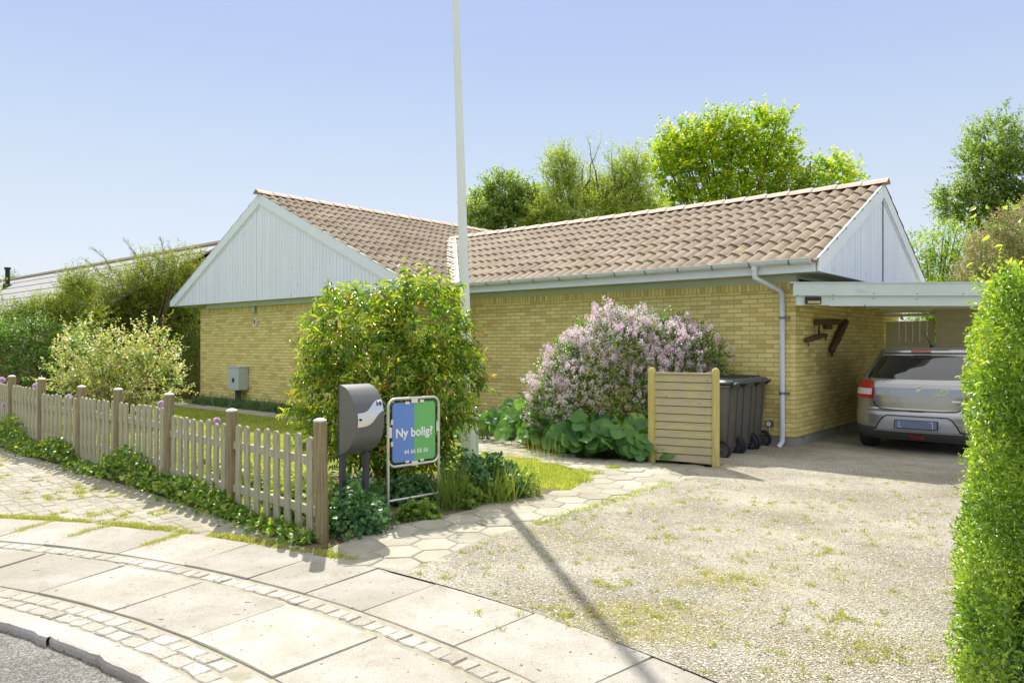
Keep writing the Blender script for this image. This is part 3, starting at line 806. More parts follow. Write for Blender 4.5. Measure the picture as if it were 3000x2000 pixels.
# roof planes with rolled tiles
def tile_plane(name, e0, e1, r0, r1, pitch=0.205, course=0.44, amp=0.028, mat=None):
    """e0,e1: eave ends, r0,r1: ridge ends (3D).  rows of wavy tiles, each row's lower edge standing proud"""
    e0, e1, r0, r1 = map(Vector, (e0, e1, r0, r1))
    ax = (e1-e0); Lx = ax.length; ax.normalize()
    sl = (r0-e0); sl = sl - ax*sl.dot(ax); Ls = sl.length; sl.normalize()
    nn = ax.cross(sl); 
    if nn.z < 0: nn = -nn
    nrow = max(1, round(Ls/course)); nseg = int(Lx/pitch*10)
    b = MB()
    xs = np.linspace(0, Lx, nseg+1)
    ph = xs/pitch*2*math.pi
    wave = amp*(np.sin(ph) + 0.22*np.sin(2*ph+0.6))
    for k in range(nrow):
        d0 = k*Ls/nrow - 0.03; d1 = (k+1)*Ls/nrow
        skew = rng.normal(0, 0.002, nseg+1)
        rows = []
        for d, lift in ((d0+0.002, -0.006), (d0, 0.034), (d1, 0.004)):
            rows.append([tuple(e0 + ax*x + sl*d + nn*(wv+lift+sk)) for x, wv, sk in zip(xs, wave, skew)])
        b.grid(rows)
    o = b.build(name, mat or M['roof'], house, fixn=False)
    o.data.shade_smooth(); o.data.set_sharp_from_angle(angle=R(50))
    return o
ZE, ZR = 2.66, 4.20
tile_plane('roof', (-10.6, -0.43, ZE-0.02), (0.46, -0.43, ZE-0.02), (-10.6, 2.926, ZR), (0.46, 2.926, ZR))
tile_plane('roof', (0.46, 6.28, ZE-0.02), (-10.6, 6.28, ZE-0.02), (0.46, 2.926, ZR), (-10.6, 2.926, ZR))
RX, RZ = -11.39, 4.88
tile_plane('roof', (-6.28, -1.68, 2.56), (-6.28, 10.2, 2.56), (RX, -1.68, RZ), (RX, 10.2, RZ))
tile_plane('roof', (-15.8, 10.2, 2.56), (-15.8, -1.68, 2.56), (RX, 10.2, RZ), (RX, -1.68, RZ))
# under-roof slabs (so nothing shows through)
def slab(name, pts, th, mat):
    b = MB(); b.prism([Vector(p) for p in pts], (0, 0, -th)); return b.build(name, mat, house)
slab('roof_deck', [(-10.0, -0.36, ZE-0.065), (0.40, -0.36, ZE-0.065), (0.40, 2.926, ZR-0.06), (-10.0, 2.926, ZR-0.06)], 0.03, M['old_wood'])
slab('roof_deck', [(-10.0, 6.2, ZE-0.065), (0.40, 6.2, ZE-0.065), (0.40, 2.93, ZR-0.06), (-10.0, 2.93, ZR-0.06)], 0.03, M['old_wood'])
slab('roof_deck', [(-6.34, -1.62, 2.53), (-6.34, 10.1, 2.53), (RX, 10.1, RZ-0.06), (RX, -1.62, RZ-0.06)], 0.03, M['old_wood'])
slab('roof_deck', [(-15.72, -1.62, 2.53), (-15.72, 10.1, 2.53), (RX-0.005, 10.1, RZ-0.06), (RX-0.005, -1.62, RZ-0.06)], 0.03, M['old_wood'])
# ridge caps: overlapping angular caps
def ridge(p0, p1, nrm_drop, nm='ridge_cap'):
    p0 = Vector(p0); p1 = Vector(p1); L = (p1-p0).length; d = (p1-p0).normalized(); sd = d.cross(Vector((0, 0, 1))).normalized()
    n = int(L/0.42)+1; b = MB()
    for i in range(n):
        a = p0 + d*(i*L/n-0.02); c = p0 + d*((i+1)*L/n+0.03); k0, k1 = 0.004, 0.022
        for s, q in ((1, 1), (-1, -1)):
            pass
        prof = [(-0.125, -0.062), (-0.07, -0.008), (0.0, 0.035), (0.07, -0.008), (0.125, -0.062)]
        b.grid([[tuple(pp + sd*x + Vector((0, 0, z+kk))) for x, z in prof] for pp, kk in ((a, k1), (c, k0))])
        b.grid([[tuple(a + sd*x + Vector((0, 0, z+k1))) for x, z in prof], [tuple(a + sd*x*0.9 + Vector((0, 0, z+k1-0.02))) for x, z in prof]])
    return b.build(nm, M['ridge'], house)
ridge((0.50, 2.926, ZR+0.05), (-9.9, 2.926, ZR+0.05), 0)
ridge((RX, -1.74, RZ+0.05), (RX, 10.2, RZ+0.05), 0)
# valley flashing between the two wings
sR = (RZ-2.56)/(RX+6.28)            # slope of the right side of the left wing along x (negative)
sF = (ZR-ZE+0.02)/(2.926+0.43)
def valley_x(y):
    z = ZE-0.02 + sF*(y+0.43); return -6.28 + (z-2.56)/sR*1.0, z
b = MB(); rows = [[], [], []]
for y in np.linspace(-0.43, 2.85, 10):
    x, z = valley_x(y)
    rows[0].append((x-0.14, y-0.03, z+0.085)); rows[1].append((x+0.0, y, z+0.035)); rows[2].append((x+0.13, y+0.03, z+0.07))
b.grid(rows); b.build('valley_flashing', M['lead'], house, fixn=False)

# gable cladding
def gable(plane, lo, hi, apex, zb, zapex, ze_lo, ze_hi, at, outdir, bw=0.1):
    """plane: 'y' (front gable, runs along x) or 'x' (side gable, runs along y)"""
    def P(c, z, off): return (c, at+outdir*off, z) if plane == 'y' else (at+outdir*off, c, z)
    def top(c):
        return (ze_lo + (zapex-ze_lo)*(c-lo)/(apex-lo)) if c < apex else (ze_hi + (zapex-ze_hi)*(hi-c)/(hi-apex))
    b = MB(); c = lo+0.06
    while c < hi-0.06:
        c1 = min(c+bw, hi-0.05); ga = 0.004; jz = rng.normal(0, 0.0015)
        cc = [c+ga, c1-ga]; pts = [P(cc[0], zb+0.005, 0), P(cc[1], zb+0.005, 0), P(cc[1], top(cc[1])-0.03, 0)]
        if c < apex < c1: pts.append(P(apex, top(apex)-0.03, 0))
        pts.append(P(cc[0], top(cc[0])-0.03, 0))
        off = P(0, 0, 0.018+jz); z0 = P(0, 0, 0)
        b.prism(pts, Vector(off)-Vector(z0)); c = c1
    b.build('gable_boards', M['white_board'], house)
    # dark backing
    b = MB(); pts = [P(lo, zb+0.004, -0.004), P(hi, zb+0.004, -0.004), P(hi, ze_hi-0.05, -0.004), P(apex, zapex-0.05, -0.004), P(lo, ze_lo-0.05, -0.004)]
    b.prism(pts, Vector(P(0, 0, -0.03))-Vector(P(0, 0, 0))); b.build('gable_backing', M['white_trim'], house)
    # barge boards
    for (ca, za, cb, zb2) in ((lo, ze_lo, apex, zapex), (hi, ze_hi, apex, zapex)):
        for wd, o0, o1 in ((0.20, 0.022, 0.048), (0.245, 0.019, 0.030)):
            b = MB()
            d = Vector((cb-ca, zb2-za)).normalized(); vv = wd/abs(d.x)
            end = 0.0
            pts = [P(ca, za+0.015, o0), P(cb, zb2+0.015, o0), P(cb, zb2-vv, o0), P(ca, max(za-vv, zb), o0)]
            if za-vv < zb:
                t = (zb-(za-vv))/((zb2-vv)-(za-vv)); pts.insert(3, P(ca+(cb-ca)*t, zb, o0))
            b.prism(pts, Vector(P(0, 0, o1))-Vector(P(0, 0, o0))); b.build('barge_board', M['white_trim'], house)
gable('y', -15.75, -6.33, RX, 2.49, RZ+0.0, 2.61, 2.61, -1.628, -1, 0.115)
gable('x', -0.39, 6.24, 2.926, 2.49, ZR+0.0, ZE, ZE, 0.40, 1, 0.095)
# vertical dark seam and vent on the right gable
b = MB(); b.box(0.425, 2.92, 2.5, 0.432, 2.945, ZR-0.25); b.build('gable_seam', M['black'], house)
# eave boxes: soffit, fascia, frieze
b = MB()
b.box(-6.6, -0.36, 2.49, 0.395, 0.05, 2.505)           # long wing soffit
b.box(0.0, -0.36, 2.492, 0.395, 6.2, 2.507)
b.box(-15.7, -1.62, 2.49, -6.36, YG+0.05, 2.505)
b.box(-15.7, YG, 2.491, XL+0.02, 9.9, 2.506)
b.box(XG-0.02, YG, 2.491, -6.36, 0.0, 2.506)
b.build('soffit', M['soffit'], house)
b = MB()
b.box(XG+0.05, -0.022, BT_-0.01, 0.01, 0.1, 2.488); b.box(0.004, -0.01, BT_+0.04, 0.024, 5.8, 2.489)
b.box(XL+0.5, YG-0.1, BT_-0.01, XG, YG+0.05, 2.489); b.box(XG, YG-0.02, BT_, XG+0.022, 0, 2.488)
b.build('frieze_board', M['soffit'], house)
for bx in ((-6.42, -0.385, 2.485, 0.405, -0.362, 2.635), (-6.40, -1.6, 2.485, -6.375, -0.39, 2.60), (-6.0, 6.2, 2.485, 0.40, 6.225, 2.63), (-15.745, -1.6, 2.485, -15.72, 9.9, 2.60)):
    b = MB(); b.box(*bx); b.build('fascia', M['white_trim'], house)
# gutter (half round) with straps
def gutter(x0, x1, y, z, r=0.065):
    b = MB(); rows = []
    for rr in (r, r-0.004):
        for k in range(9):
            t = math.pi + math.pi*k/8
            rows.append([(x0, y+rr*math.cos(t), z+rr*math.sin(t)), (x1, y+rr*math.cos(t), z+rr*math.sin(t))])
    g1 = rows[:9]; g2 = rows[9:]
    b.grid(g1); b.grid(g2[::-1]); b.grid([g1[0], g2[0]]); b.grid([g1[-1], g2[-1]])
    for xx in (x0, x1):
        b.poly([(xx, y+r*math.cos(math.pi+math.pi*k/8), z+r*math.sin(math.pi+math.pi*k/8)) for k in range(9)])
    b.tube([(x0, y-r, z+0.004), (x1, y-r, z+0.004)], 0.008, 6)
    g = b.build('gutter', M['zinc'], house, smooth='auto')
    xx = x1-0.3
    while xx > x0:
        s = MB()
        for k in range(8):
            t0 = math.pi + math.pi*k/8; t1 = t0+math.pi/8; q = r+0.004
            s.quad((xx, y+q*math.cos(t0), z+q*math.sin(t0)), (xx+0.022, y+q*math.cos(t0), z+q*math.sin(t0)), (xx+0.022, y+q*math.cos(t1), z+q*math.sin(t1)), (xx, y+q*math.cos(t1), z+q*math.sin(t1)))
        xx -= 0.56
        s.build('gutter_strap', M['clamp'], g, fixn=False)
gutter(-6.45, 0.37, -0.455, 2.655)
# downpipe
dp = MB(); yg = -0.455
xw = -0.17
dp.tube([(-0.42, yg, 2.60), (-0.42, yg, 2.48), (-0.415, yg+0.01, 2.44), (-0.19, -0.10, 2.27), (xw, -0.075, 2.23), (xw, -0.06, 2.10), (xw, -0.06, 0.16), (xw, -0.065, 0.10), (xw-0.03, -0.13, 0.02)], 0.0375, 14)
dp.tube([(-0.42, yg, 2.62), (-0.42, yg, 2.54)], 0.046, 14)
dp.tube([(xw, -0.06, 2.06), (xw, -0.06, 2.0)], 0.0415, 14)
dp.tube([(xw, -0.06, 0.36), (xw, -0.06, 0.28)], 0.0415, 14)
d_o = dp.build('downpipe', M['pipe'], house, smooth='auto')
for z in (1.86, 0.78):
    c = MB(); c.tube([(xw, -0.06, z), (xw, -0.06, z+0.035)], 0.045, 14); c.box(xw+0.03, -0.075, z+0.005, xw+0.10, -0.03, z+0.03)
    c.build('pipe_clamp', M['clamp'], d_o, smooth='auto')

# things fixed to or near the walls
def hpt(x, y, z=0.0):
    return uv(UC+x, VC+y, z)
t = empty('meter_box', hpt(-12.58, YG-0.13), ANG, 'grey electricity meter box on the gable wall', 'meter box')
b = MB(); b.box(-0.235, -0.13, 0.42, 0.235, 0.125, 0.95); b.box(-0.245, -0.14, 0.945, 0.245, 0.126, 0.975); b.build('cabinet', M['boxgrey'], t, bevel=0.008)
b = MB(); b.box(-0.05, -0.136, 0.60, 0.05, -0.128, 0.70); b.build('window', M['black'], t)
b = MB(); b.box(-0.035, -0.07, 0, 0.035, 0.0, 0.42); b.box(0.04, -0.05, 0, 0.07, 0.03, 0.42); b.build('leg', M['boxpost'], t)
t = empty('wall_lamp', hpt(-12.02, YG-0.05, 2.28), ANG, 'small pale wall lamp high on the gable wall', 'lamp')
b = MB(); b.lathe([(0.0, -0.06), (0.03, -0.055), (0.042, 0.0), (0.038, 0.09), (0.02, 0.11), (0, 0.112)], 14); b.build('lamp_body', M['boxgrey'], t, smooth=True)
b = MB(); b.box(-0.02, 0.0, 0.03, 0.02, 0.05, 0.07); b.build('bracket', M['clamp'], t)
t = empty('alarm_sensor', hpt(-11.98, YG-0.025, 2.02), ANG, 'small white sensor box under the pale wall lamp', 'sensor')
b = MB(); b.box(-0.045, -0.03, -0.07, 0.045, 0.024, 0.08); b.build('housing', M['signwhite'], t, bevel=0.01)
b = MB(); b.box(-0.028, -0.034, -0.045, 0.028, -0.031, 0.055); b.build('lens', M['boxpost'], t)
t = empty('water_tap_gauge', hpt(-0.36, -0.05, 0), ANG, 'round dial on a thin pipe beside the foot of the downpipe', 'gauge')
b = MB(); b.tube([(0, 0, -0.02), (0, 0, 0.30)], 0.009, 8); b.build('pipe', M['galv'], t)
b = MB(); b.tube([(0, -0.03, 0.345), (0, 0.03, 0.345)], 0.05, 20); b.build('housing', M['boxpost'], t, smooth='auto')
b = MB(); b.tube([(0, -0.036, 0.345), (0, -0.029, 0.345)], 0.035, 20); b.build('dial', M['sticker'], t)

# old horse yoke pieces on the side wall (x = 0 plane, along y)
def rough_bar(b, p0, p1, r0, n=7, k=8):
    p0 = Vector(p0); p1 = Vector(p1)
    path = [p0.lerp(p1, i/k) + Vector((0, random.gauss(0, 0.006), random.gauss(0, 0.006))) for i in range(k+1)]
    rad = [r0*(0.8+0.2*math.sin(math.pi*i/k))*random.uniform(0.92, 1.08) for i in range(k+1)]
    b.tube(path, rad, n)
t = empty('wooden_yoke', hpt(0.05, 0, 0), ANG, 'old dark wooden harness beam hung level on the side wall under the carport', 'harness', 'old wooden harness pieces on the side wall')
b = MB(); b.bar((0, 0.72, 1.83), (0, 1.86, 1.86), 0.07, 0.09); b.bar((0, 1.15, 1.80), (0, 1.38, 1.80), 0.08, 0.14); b.build('beam', M['old_wood'], t, bevel=0.015)
b = MB(); b.tube([(0.02, 0.76, 1.79), (0.02, 0.70, 1.87), (0.02, 0.82, 1.87), (0.02, 0.78, 1.76)], 0.012, 6)
for z in (1.74, 1.69, 1.64): b.tube([(0.02+0.02*math.cos(a)*(0.3), 0.78+0.025*math.sin(a), z+0.035*math.cos(a)) for a in np.linspace(0, 6.28, 10)], 0.008, 5)
b.build('chain', M['iron'], t)
t = empty('swingle_tree', hpt(0.05, 0, 0), ANG, 'short dark wooden bar hung on the chain at lower left of the harness beam', 'harness', 'old wooden harness pieces on the side wall')
b = MB(); rough_bar(b, (0.0, 0.30, 1.555), (0.0, 1.18, 1.645), 0.042); b.build('bar', M['old_wood'], t, smooth=True)
for hk in ([(0, 0.36, 1.56), (0.0, 0.38, 1.47)], [(0, 1.14, 1.64), (0.0, 1.17, 1.56)]):
    b = MB(); b.tube(hk, 0.01, 5); b.build('hook', M['iron'], t)
t = empty('swingle_tree', hpt(0.06, 0, 0), ANG, 'long dark wooden bar with iron eye leaning steeply on the side wall', 'harness', 'old wooden harness pieces on the side wall')
b = MB(); rough_bar(b, (0.0, 2.14, 1.88), (0.0, 1.42, 1.40), 0.06); b.build('bar', M['old_wood'], t, smooth=True)
b = MB(); b.tube([(0.0, 1.42+0.03*math.sin(a), 1.345+0.04*math.cos(a)) for a in np.linspace(0, 6.28, 12)], 0.012, 6); b.build('eye', M['iron'], t)

# ------------------------------------------------------------------ carport
cp = empty('carport', (4.0, 10.2, 0), 0, 'flat-roofed white carport with double fascia board beside the house', 'carport')
def W(o, x, y, z): return (x-o.location.x, y-o.location.y, z-o.location.z)
A0 = Vector((3.86, 10.2, 0)); B0 = Vector((7.6, 10.2, 0))
A1 = uv(-3.70, 16.2); B1 = A1 + UV_*4.4
def wp(p, z): return (p.x-4.0, p.y-10.2, z)
b = MB(); b.prism([wp(A0, 2.30), wp(B0, 2.30), wp(B1, 2.30), wp(A1, 2.30)], (0, 0, 0.028)); b.build('roof', M['felt'], cp)
b = MB(); b.box(-0.14, -0.045, 2.165, 3.62, -0.02, 2.335); b.box(-0.18, -0.055, 2.336, 3.62, 0.04, 2.352); b.build('upper_fascia', M['carport'], cp)
b = MB(); b.box(-0.09, -0.018, 2.035, 0.36, 0.01, 2.163); b.box(0.362, -0.016, 2.025, 3.6, 0.012, 2.161); b.build('lower_fascia', M['carport'], cp)
b = MB()
for k in range(34):
    f0 = k/34; pass
b.prism([wp(A0+Vector((0.02, 0.02, 0)), 2.26), wp(B0, 2.26), wp(B1, 2.26), wp(A1, 2.26)], (0, 0, 0.03)); b.build('ceiling', M['carport_in'], cp)
b = MB()
for k in (0.9, 1.8, 2.7, 3.6, 4.5):
    p = uv(-3.70, 10.25+k); q = p + UV_*0.2 + (B0-A0).normalized()*(3.2+0.15*k); b.bar(wp(p, 2.19), wp(q, 2.19), 0.06, 0.14)
b.build('joist', M['carport_in'], cp)
b = MB(); b.box(3.4, 0.1, 0, 3.52, 0.22, 2.1); b.build('post', M['carport'], cp)
for px, py in ((2336, 881), (2440, 880), (2560, 875), (2687, 877), (2822, 877), (2440, 892), (2560, 890), (2687, 892), (2534, 915)):
    q = pix(px, py-16 if py < 895 else py-21, 10.155); bb = MB(); bb.tube([(q.x-4, -0.047, q.z), (q.x-4, -0.042, q.z)], 0.008, 6); bb.build('screw', M['black'], cp)
t = empty('floodlight', pix(2382, 881, 10.16), 0, 'small black rectangular lamp on the lower carport fascia', 'lamp')
b = MB(); b.box(-0.105, -0.03, -0.045, 0.105, 0.02, 0.055); b.build('housing', M['black'], t, bevel=0.006)
b = MB(); b.box(-0.085, -0.034, -0.036, 0.085, -0.031, -0.002); b.build('lens', simple('lamp_lens', srgb(190, 166, 110), 0.4, var=0.3, scale=30), t)

# gate and shed at the back of the carport
gp = empty('board_gate', hpt(0.02, 4.72), ANG, 'cream vertical board gate at the back of the carport', 'gate')
b = MB()
for i in range(7):
    b.box(0.01+i*0.118, 0, 0.08, 0.01+i*0.118+0.112, 0.022, 1.93)
b.build('boards', M['gate'], gp)
for z in (1.42, 0.35):
    b = MB(); b.box(0.01, -0.03, z, 0.84, -0.002, z+0.12); b.build('ledge', M['gate'], gp)
b = MB(); b.bar((0.05, -0.02, 1.38), (0.80, -0.02, 0.5), 0.02, 0.1, up=(0, -1, 0)); b.build('brace', M['gate'], gp)
sh = empty('shed', hpt(0.9, 4.68), ANG, 'cream shed with horizontal boards behind the car', 'shed')
b = MB(); z = 0.1
while z < 2.17:
    b.prism([(0.1, 0.0, z), (0.1, -0.024, z+0.004), (0.1, -0.008, z+0.13), (0.1, 0.0, z+0.13)], (3.6, 0, 0)); z += 0.13
b.build('wall_boards', M['shed'], sh)
b = MB(); b.box(0.0, -0.03, 0, 0.098, 0.09, 2.17); b.build('corner_post', M['shed'], sh)
b = MB(); b.box(0.1, 0.001, 0, 3.7, 1.6, 2.2); b.build('wall', M['shed'], sh)
b = MB(); b.box(0.95, -0.06, 1.33, 1.2, -0.035, 1.36); b.box(0.95, -0.06, 1.33, 0.97, -0.02, 1.40); b.box(1.18, -0.06, 1.33, 1.2, -0.02, 1.40); b.build('handle', M['iron'], sh)
b = MB(); b.box(0.5, -0.05, 1.34, 0.512, -0.03, 1.55); b.build('hook', M['iron'], sh)
b = MB(); b.box(-0.9, -0.02, 2.02, 0.0, 0.05, 2.07); b.box(-0.6, -0.02, 1.96, -0.56, 0.04, 2.02); b.box(-0.9, 0.3, 2.10, 3.7, 0.36, 2.25); b.build('beam', M['white_trim'], sh)
# ------------------------------------------------------------------ the car
M['paint'] = simple('grey_beige_metallic', srgb(162, 162, 159), 0.24, metal=0.72, var=0.02, scale=2, coat=0.6)
M['paint_dark'] = simple('dark_bumper_plastic', srgb(62, 66, 68), 0.5, var=0.05)
M['insert'] = simple('light_bumper_insert', srgb(168, 172, 178), 0.35, metal=0.5, var=0.03)
M['redlamp'] = simple('red_lamp', srgb(170, 18, 28), 0.12, var=0.1, coat=0.8)
M['clearlamp'] = simple('clear_lamp', srgb(206, 196, 196), 0.15, var=0.35, scale=40, coat=0.8)
M['plate'] = simple('number_plate', srgb(96, 108, 138), 0.4, var=0.08, scale=12)
M['chrome'] = simple('chrome', srgb(220, 222, 226), 0.15, metal=1.0, var=0.02)
M['ribbon'] = simple('ribbon_sticker', srgb(170, 182, 150), 0.5)
car = empty('car', uv(-2.31, 11.02), ANG, 'grey metallic hatchback parked with its tail to the drive under the carport', 'car')
ZT = [0.20, 0.26, 0.34, 0.45, 0.53, 0.575, 0.60, 0.63, 0.70, 0.80, 0.90, 0.96, 1.00, 1.04, 1.10, 1.18, 1.26, 1.33, 1.36, 1.385, 1.41, 1.435, 1.455, 1.468, 1.472]
YR = [0.13, 0.06, 0.015, 0.0, 0.005, 0.02, 0.055, 0.075, 0.075, 0.08, 0.095, 0.115, 0.135, 0.165, 0.205, 0.27, 0.345, 0.41, 0.42, 0.375, 0.385, 0.43, 0.56, 0.82, 1.25]
HW = [0.78, 0.825, 0.85, 0.862, 0.866, 0.867, 0.866, 0.864, 0.862, 0.855, 0.835, 0.815, 0.80, 0.785, 0.755, 0.715, 0.675, 0.64, 0.625, 0.612, 0.60, 0.575, 0.53, 0.43, 0.25]
YF = [3.70, 3.80, 3.83, 3.84, 3.83, 3.82, 3.81, 3.80, 3.74, 3.55, 3.10, 2.95, 2.90, 2.85, 2.75, 2.62, 2.5, 2.38, 2.3, 2.25, 2.2, 2.1, 2.0, 1.85, 1.6]
RC = [0.45, 0.5, 0.55, 0.6, 0.6, 0.6, 0.58, 0.56, 0.55, 0.52, 0.5, 0.48, 0.46, 0.45, 0.42, 0.4, 0.36, 0.33, 0.32, 0.36, 0.36, 0.36, 0.34, 0.3, 0.2]
def ip(z, arr): return float(np.interp(z, ZT, arr))
def outline(z, n=44):
    """half plan outline from the middle of the tail to the middle of the nose (x>=0)"""
    w, yr, yf, rc = ip(z, HW), ip(z, YR), ip(z, YF), ip(z, RC)
    pts = []; e = 2/3.1
    for k in range(n):
        f = math.pi/2*k/(n-1); pts.append((w*math.sin(f)**e, yr+rc-rc*max(math.cos(f), 0)**e))
    rf = min(0.8, (yf-yr)/2.2)
    pts.append((w, (yr+rc+yf-rf)/2))
    for k in range(n):
        f = math.pi/2*(1-k/(n-1)); pts.append((w*math.sin(f)**e, yf-rf+rf*max(math.cos(f), 0)**e))
    return np.array(pts)
_oc = {}
def S(a, z, off=0.0):
    """surface point: a = arc length along the outline from the tail centre, signed (left negative)"""
    key = round(z, 4)
    if key not in _oc:
        p = outline(z); L = np.concatenate([[0], np.cumsum(np.linalg.norm(np.diff(p, axis=0), axis=1))]); _oc[key] = (p, L)
    p, L = _oc[key]; s_ = 1 if a >= 0 else -1; a = abs(a)
    x = np.interp(a, L, p[:, 0]); y = np.interp(a, L, p[:, 1])
    if off:
        x2 = np.interp(a+0.02, L, p[:, 0]); y2 = np.interp(a+0.02, L, p[:, 1]); x1 = np.interp(max(a-0.02, 0), L, p[:, 0]); y1 = np.interp(max(a-0.02, 0), L, p[:, 1])
        tx, ty = x2-x1, y2-y1; l = math.hypot(tx, ty) or 1
        x += ty/l*off; y -= tx/l*off
    return (s_*x, y, z)
# body loft
zz = sorted(set([round(v, 3) for v in np.concatenate([np.linspace(0.20, 1.472, 60), ZT])]))
rows = []
for z in zz:
    key = round(z, 4); S(0.1, z); L = _oc[key][1][-1]
    f = np.concatenate([np.linspace(0, 0.30, 40), np.linspace(0.31, 0.7, 20), np.linspace(0.71, 1.0, 30)])
    right = [S(t*L, z) for t in f]; left = [S(-t*L-1e-6, z) for t in f[::-1]]
    rows.append(left + right[1:])
b = MB(); b.grid(rows); b.poly(rows[-1]); b.poly(rows[0][::-1])
b.build('body', M['paint'], car, smooth='auto')
def patch(name, lo, hi, left, right, mat, off=0.005, n=14, m=10, parent=None):
    """bilinear patch in (a,z): lo/hi: functions of t -> z ; left/right: functions of s -> a"""
    b = MB(); rows = []
    for j in range(m+1):
        s_ = j/m; row = []
        for i in range(n+1):
            t = i/n; a = left(s_)*(1-t)+right(s_)*t; z = lo(t)*(1-s_)+hi(t)*s_
            row.append(S(a, z, off))
        rows.append(row)
    b.grid(rows); return b.build(name, mat, parent or car, smooth=True, fixn=False)
def strip(name, pts, wd, mat, off=0.006, parent=None):
    """thin ribbon along pts in (a,z)"""
    b = MB(); P_ = []
    for i in range(len(pts)-1):
        (a0, z0), (a1, z1) = pts[i], pts[i+1]; k = max(1, int(math.hypot(a1-a0, z1-z0)/0.03))
        for q in range(k): P_.append((a0+(a1-a0)*q/k, z0+(z1-z0)*q/k))
    P_.append(pts[-1]); r0 = []; r1 = []
    for i, (a, z) in enumerate(P_):
        q0 = P_[max(i-1, 0)]; q1 = P_[min(i+1, len(P_)-1)]; d = Vector((q1[0]-q0[0], q1[1]-q0[1])).normalized(); nx, nz_ = -d.y*wd/2, d.x*wd/2
        r0.append(S(a+nx, z+nz_, off)); r1.append(S(a-nx, z-nz_, off))
    b.grid([r0, r1]); return b.build(name, mat, parent or car, fixn=False)
C_ = lambda v: (lambda t: v)
patch('rear_window', lambda t: 1.035-0.012*math.sin(math.pi*t), lambda t: 1.335+0.012*math.sin(math.pi*t), lambda s: -0.70+0.15*s, lambda s: 0.70-0.15*s, M['glass'], 0.004, 30, 16)
for sg in (-1, 1):
    patch('side_window', C_(1.02), C_(1.33), lambda s: sg*(1.35-0.05*s), lambda s: sg*(3.15-0.5*s), M['glass'], 0.004, 20, 8)
    k = sg
    # tail lamp wraps round the corner
    tl = patch('tail_lamp', lambda t: 0.755-0.01*t if k < 0 else 0.745+0.01*t, lambda t: (0.94+0.07*math.sin(math.pi*min(1, t*1.2)*0.8)) if k < 0 else (0.94+0.07*math.sin(math.pi*min(1, (1-t)*1.2)*0.8)),
          lambda s: (-1.00 if k < 0 else 0.555-0.0*s+0.03*abs(s-0.35)), lambda s: (-0.555-0.03*abs(s-0.35) if k < 0 else 1.00), M['redlamp'], 0.012, 16, 10)
    patch('clear_lens', C_(0.80), C_(0.885), lambda s: (-0.90 if k < 0 else 0.585), lambda s: (-0.585 if k < 0 else 0.90), M['clearlamp'], 0.016, 14, 4, parent=tl)
# dark lower bumper
patch('lower_bumper', C_(0.205), lambda t: 0.385-0.05*math.sin(math.pi*t)**4, C_(-1.6), C_(1.6), M['paint_dark'], 0.006, 60, 8)
# light insert round the plate
patch('bumper_insert', C_(0.335), lambda t: 0.525, lambda s: -0.50+0.13*s**1.6, lambda s: 0.50-0.13*s**1.6, M['insert'], 0.012, 24, 8)
strip('insert_edge', [(-0.51, 0.335), (-0.47, 0.42), (-0.42, 0.50), (-0.36, 0.535), (0.36, 0.535), (0.42, 0.50), (0.47, 0.42), (0.51, 0.335)], 0.016, M['black'], 0.014)
strip('insert_lip', [(-0.53, 0.325), (0.53, 0.325)], 0.018, M['insert'], 0.022)
# hatch seams
strip('hatch_seam', [(-0.56, 0.72), (-0.54, 0.66), (-0.47, 0.618), (-0.3, 0.607), (0.3, 0.607), (0.47, 0.618), (0.54, 0.66), (0.56, 0.72)], 0.014, M['black'], 0.006)
strip('hatch_seam', [(-0.575, 0.98), (-0.66, 1.01), (-0.57, 1.36)], 0.008, M['black'], 0.005)
strip('hatch_seam', [(0.575, 0.98), (0.66, 1.01), (0.57, 1.36)], 0.008, M['black'], 0.005)
patch('hatch_grip', C_(0.598), C_(0.612), C_(-0.09), C_(0.09), M['black'], 0.012, 4, 2)
# plate
pl = MB(); q = ip(0.44, YR)
pl.box(-0.262, q-0.035, 0.365, 0.262, q-0.012, 0.485); pf = pl.build('plate_frame', M['black'], car, bevel=0.004)
pl = MB(); pl.box(-0.25, q-0.038, 0.377, 0.25, q-0.0355, 0.477); pl.build('number_plate', M['plate'], pf)
for sx, xa, xb, za, zb in ((-0.20, -0.197, -0.17, 0.385, 0.391), (0.20, 0.165, 0.197, 0.464, 0.470)):
    pl = MB(); pl.prism([(sx-0.003, q-0.0392, 0.385), (sx+0.003, q-0.0392, 0.385), (sx+0.003, q-0.0392, 0.47), (sx-0.003, q-0.0392, 0.47)], (0, 0.0008, 0)); pl.box(xa, q-0.0392, za, xb, q-0.0384, zb); pl.build('plate_mark', M['sticker'], pf)
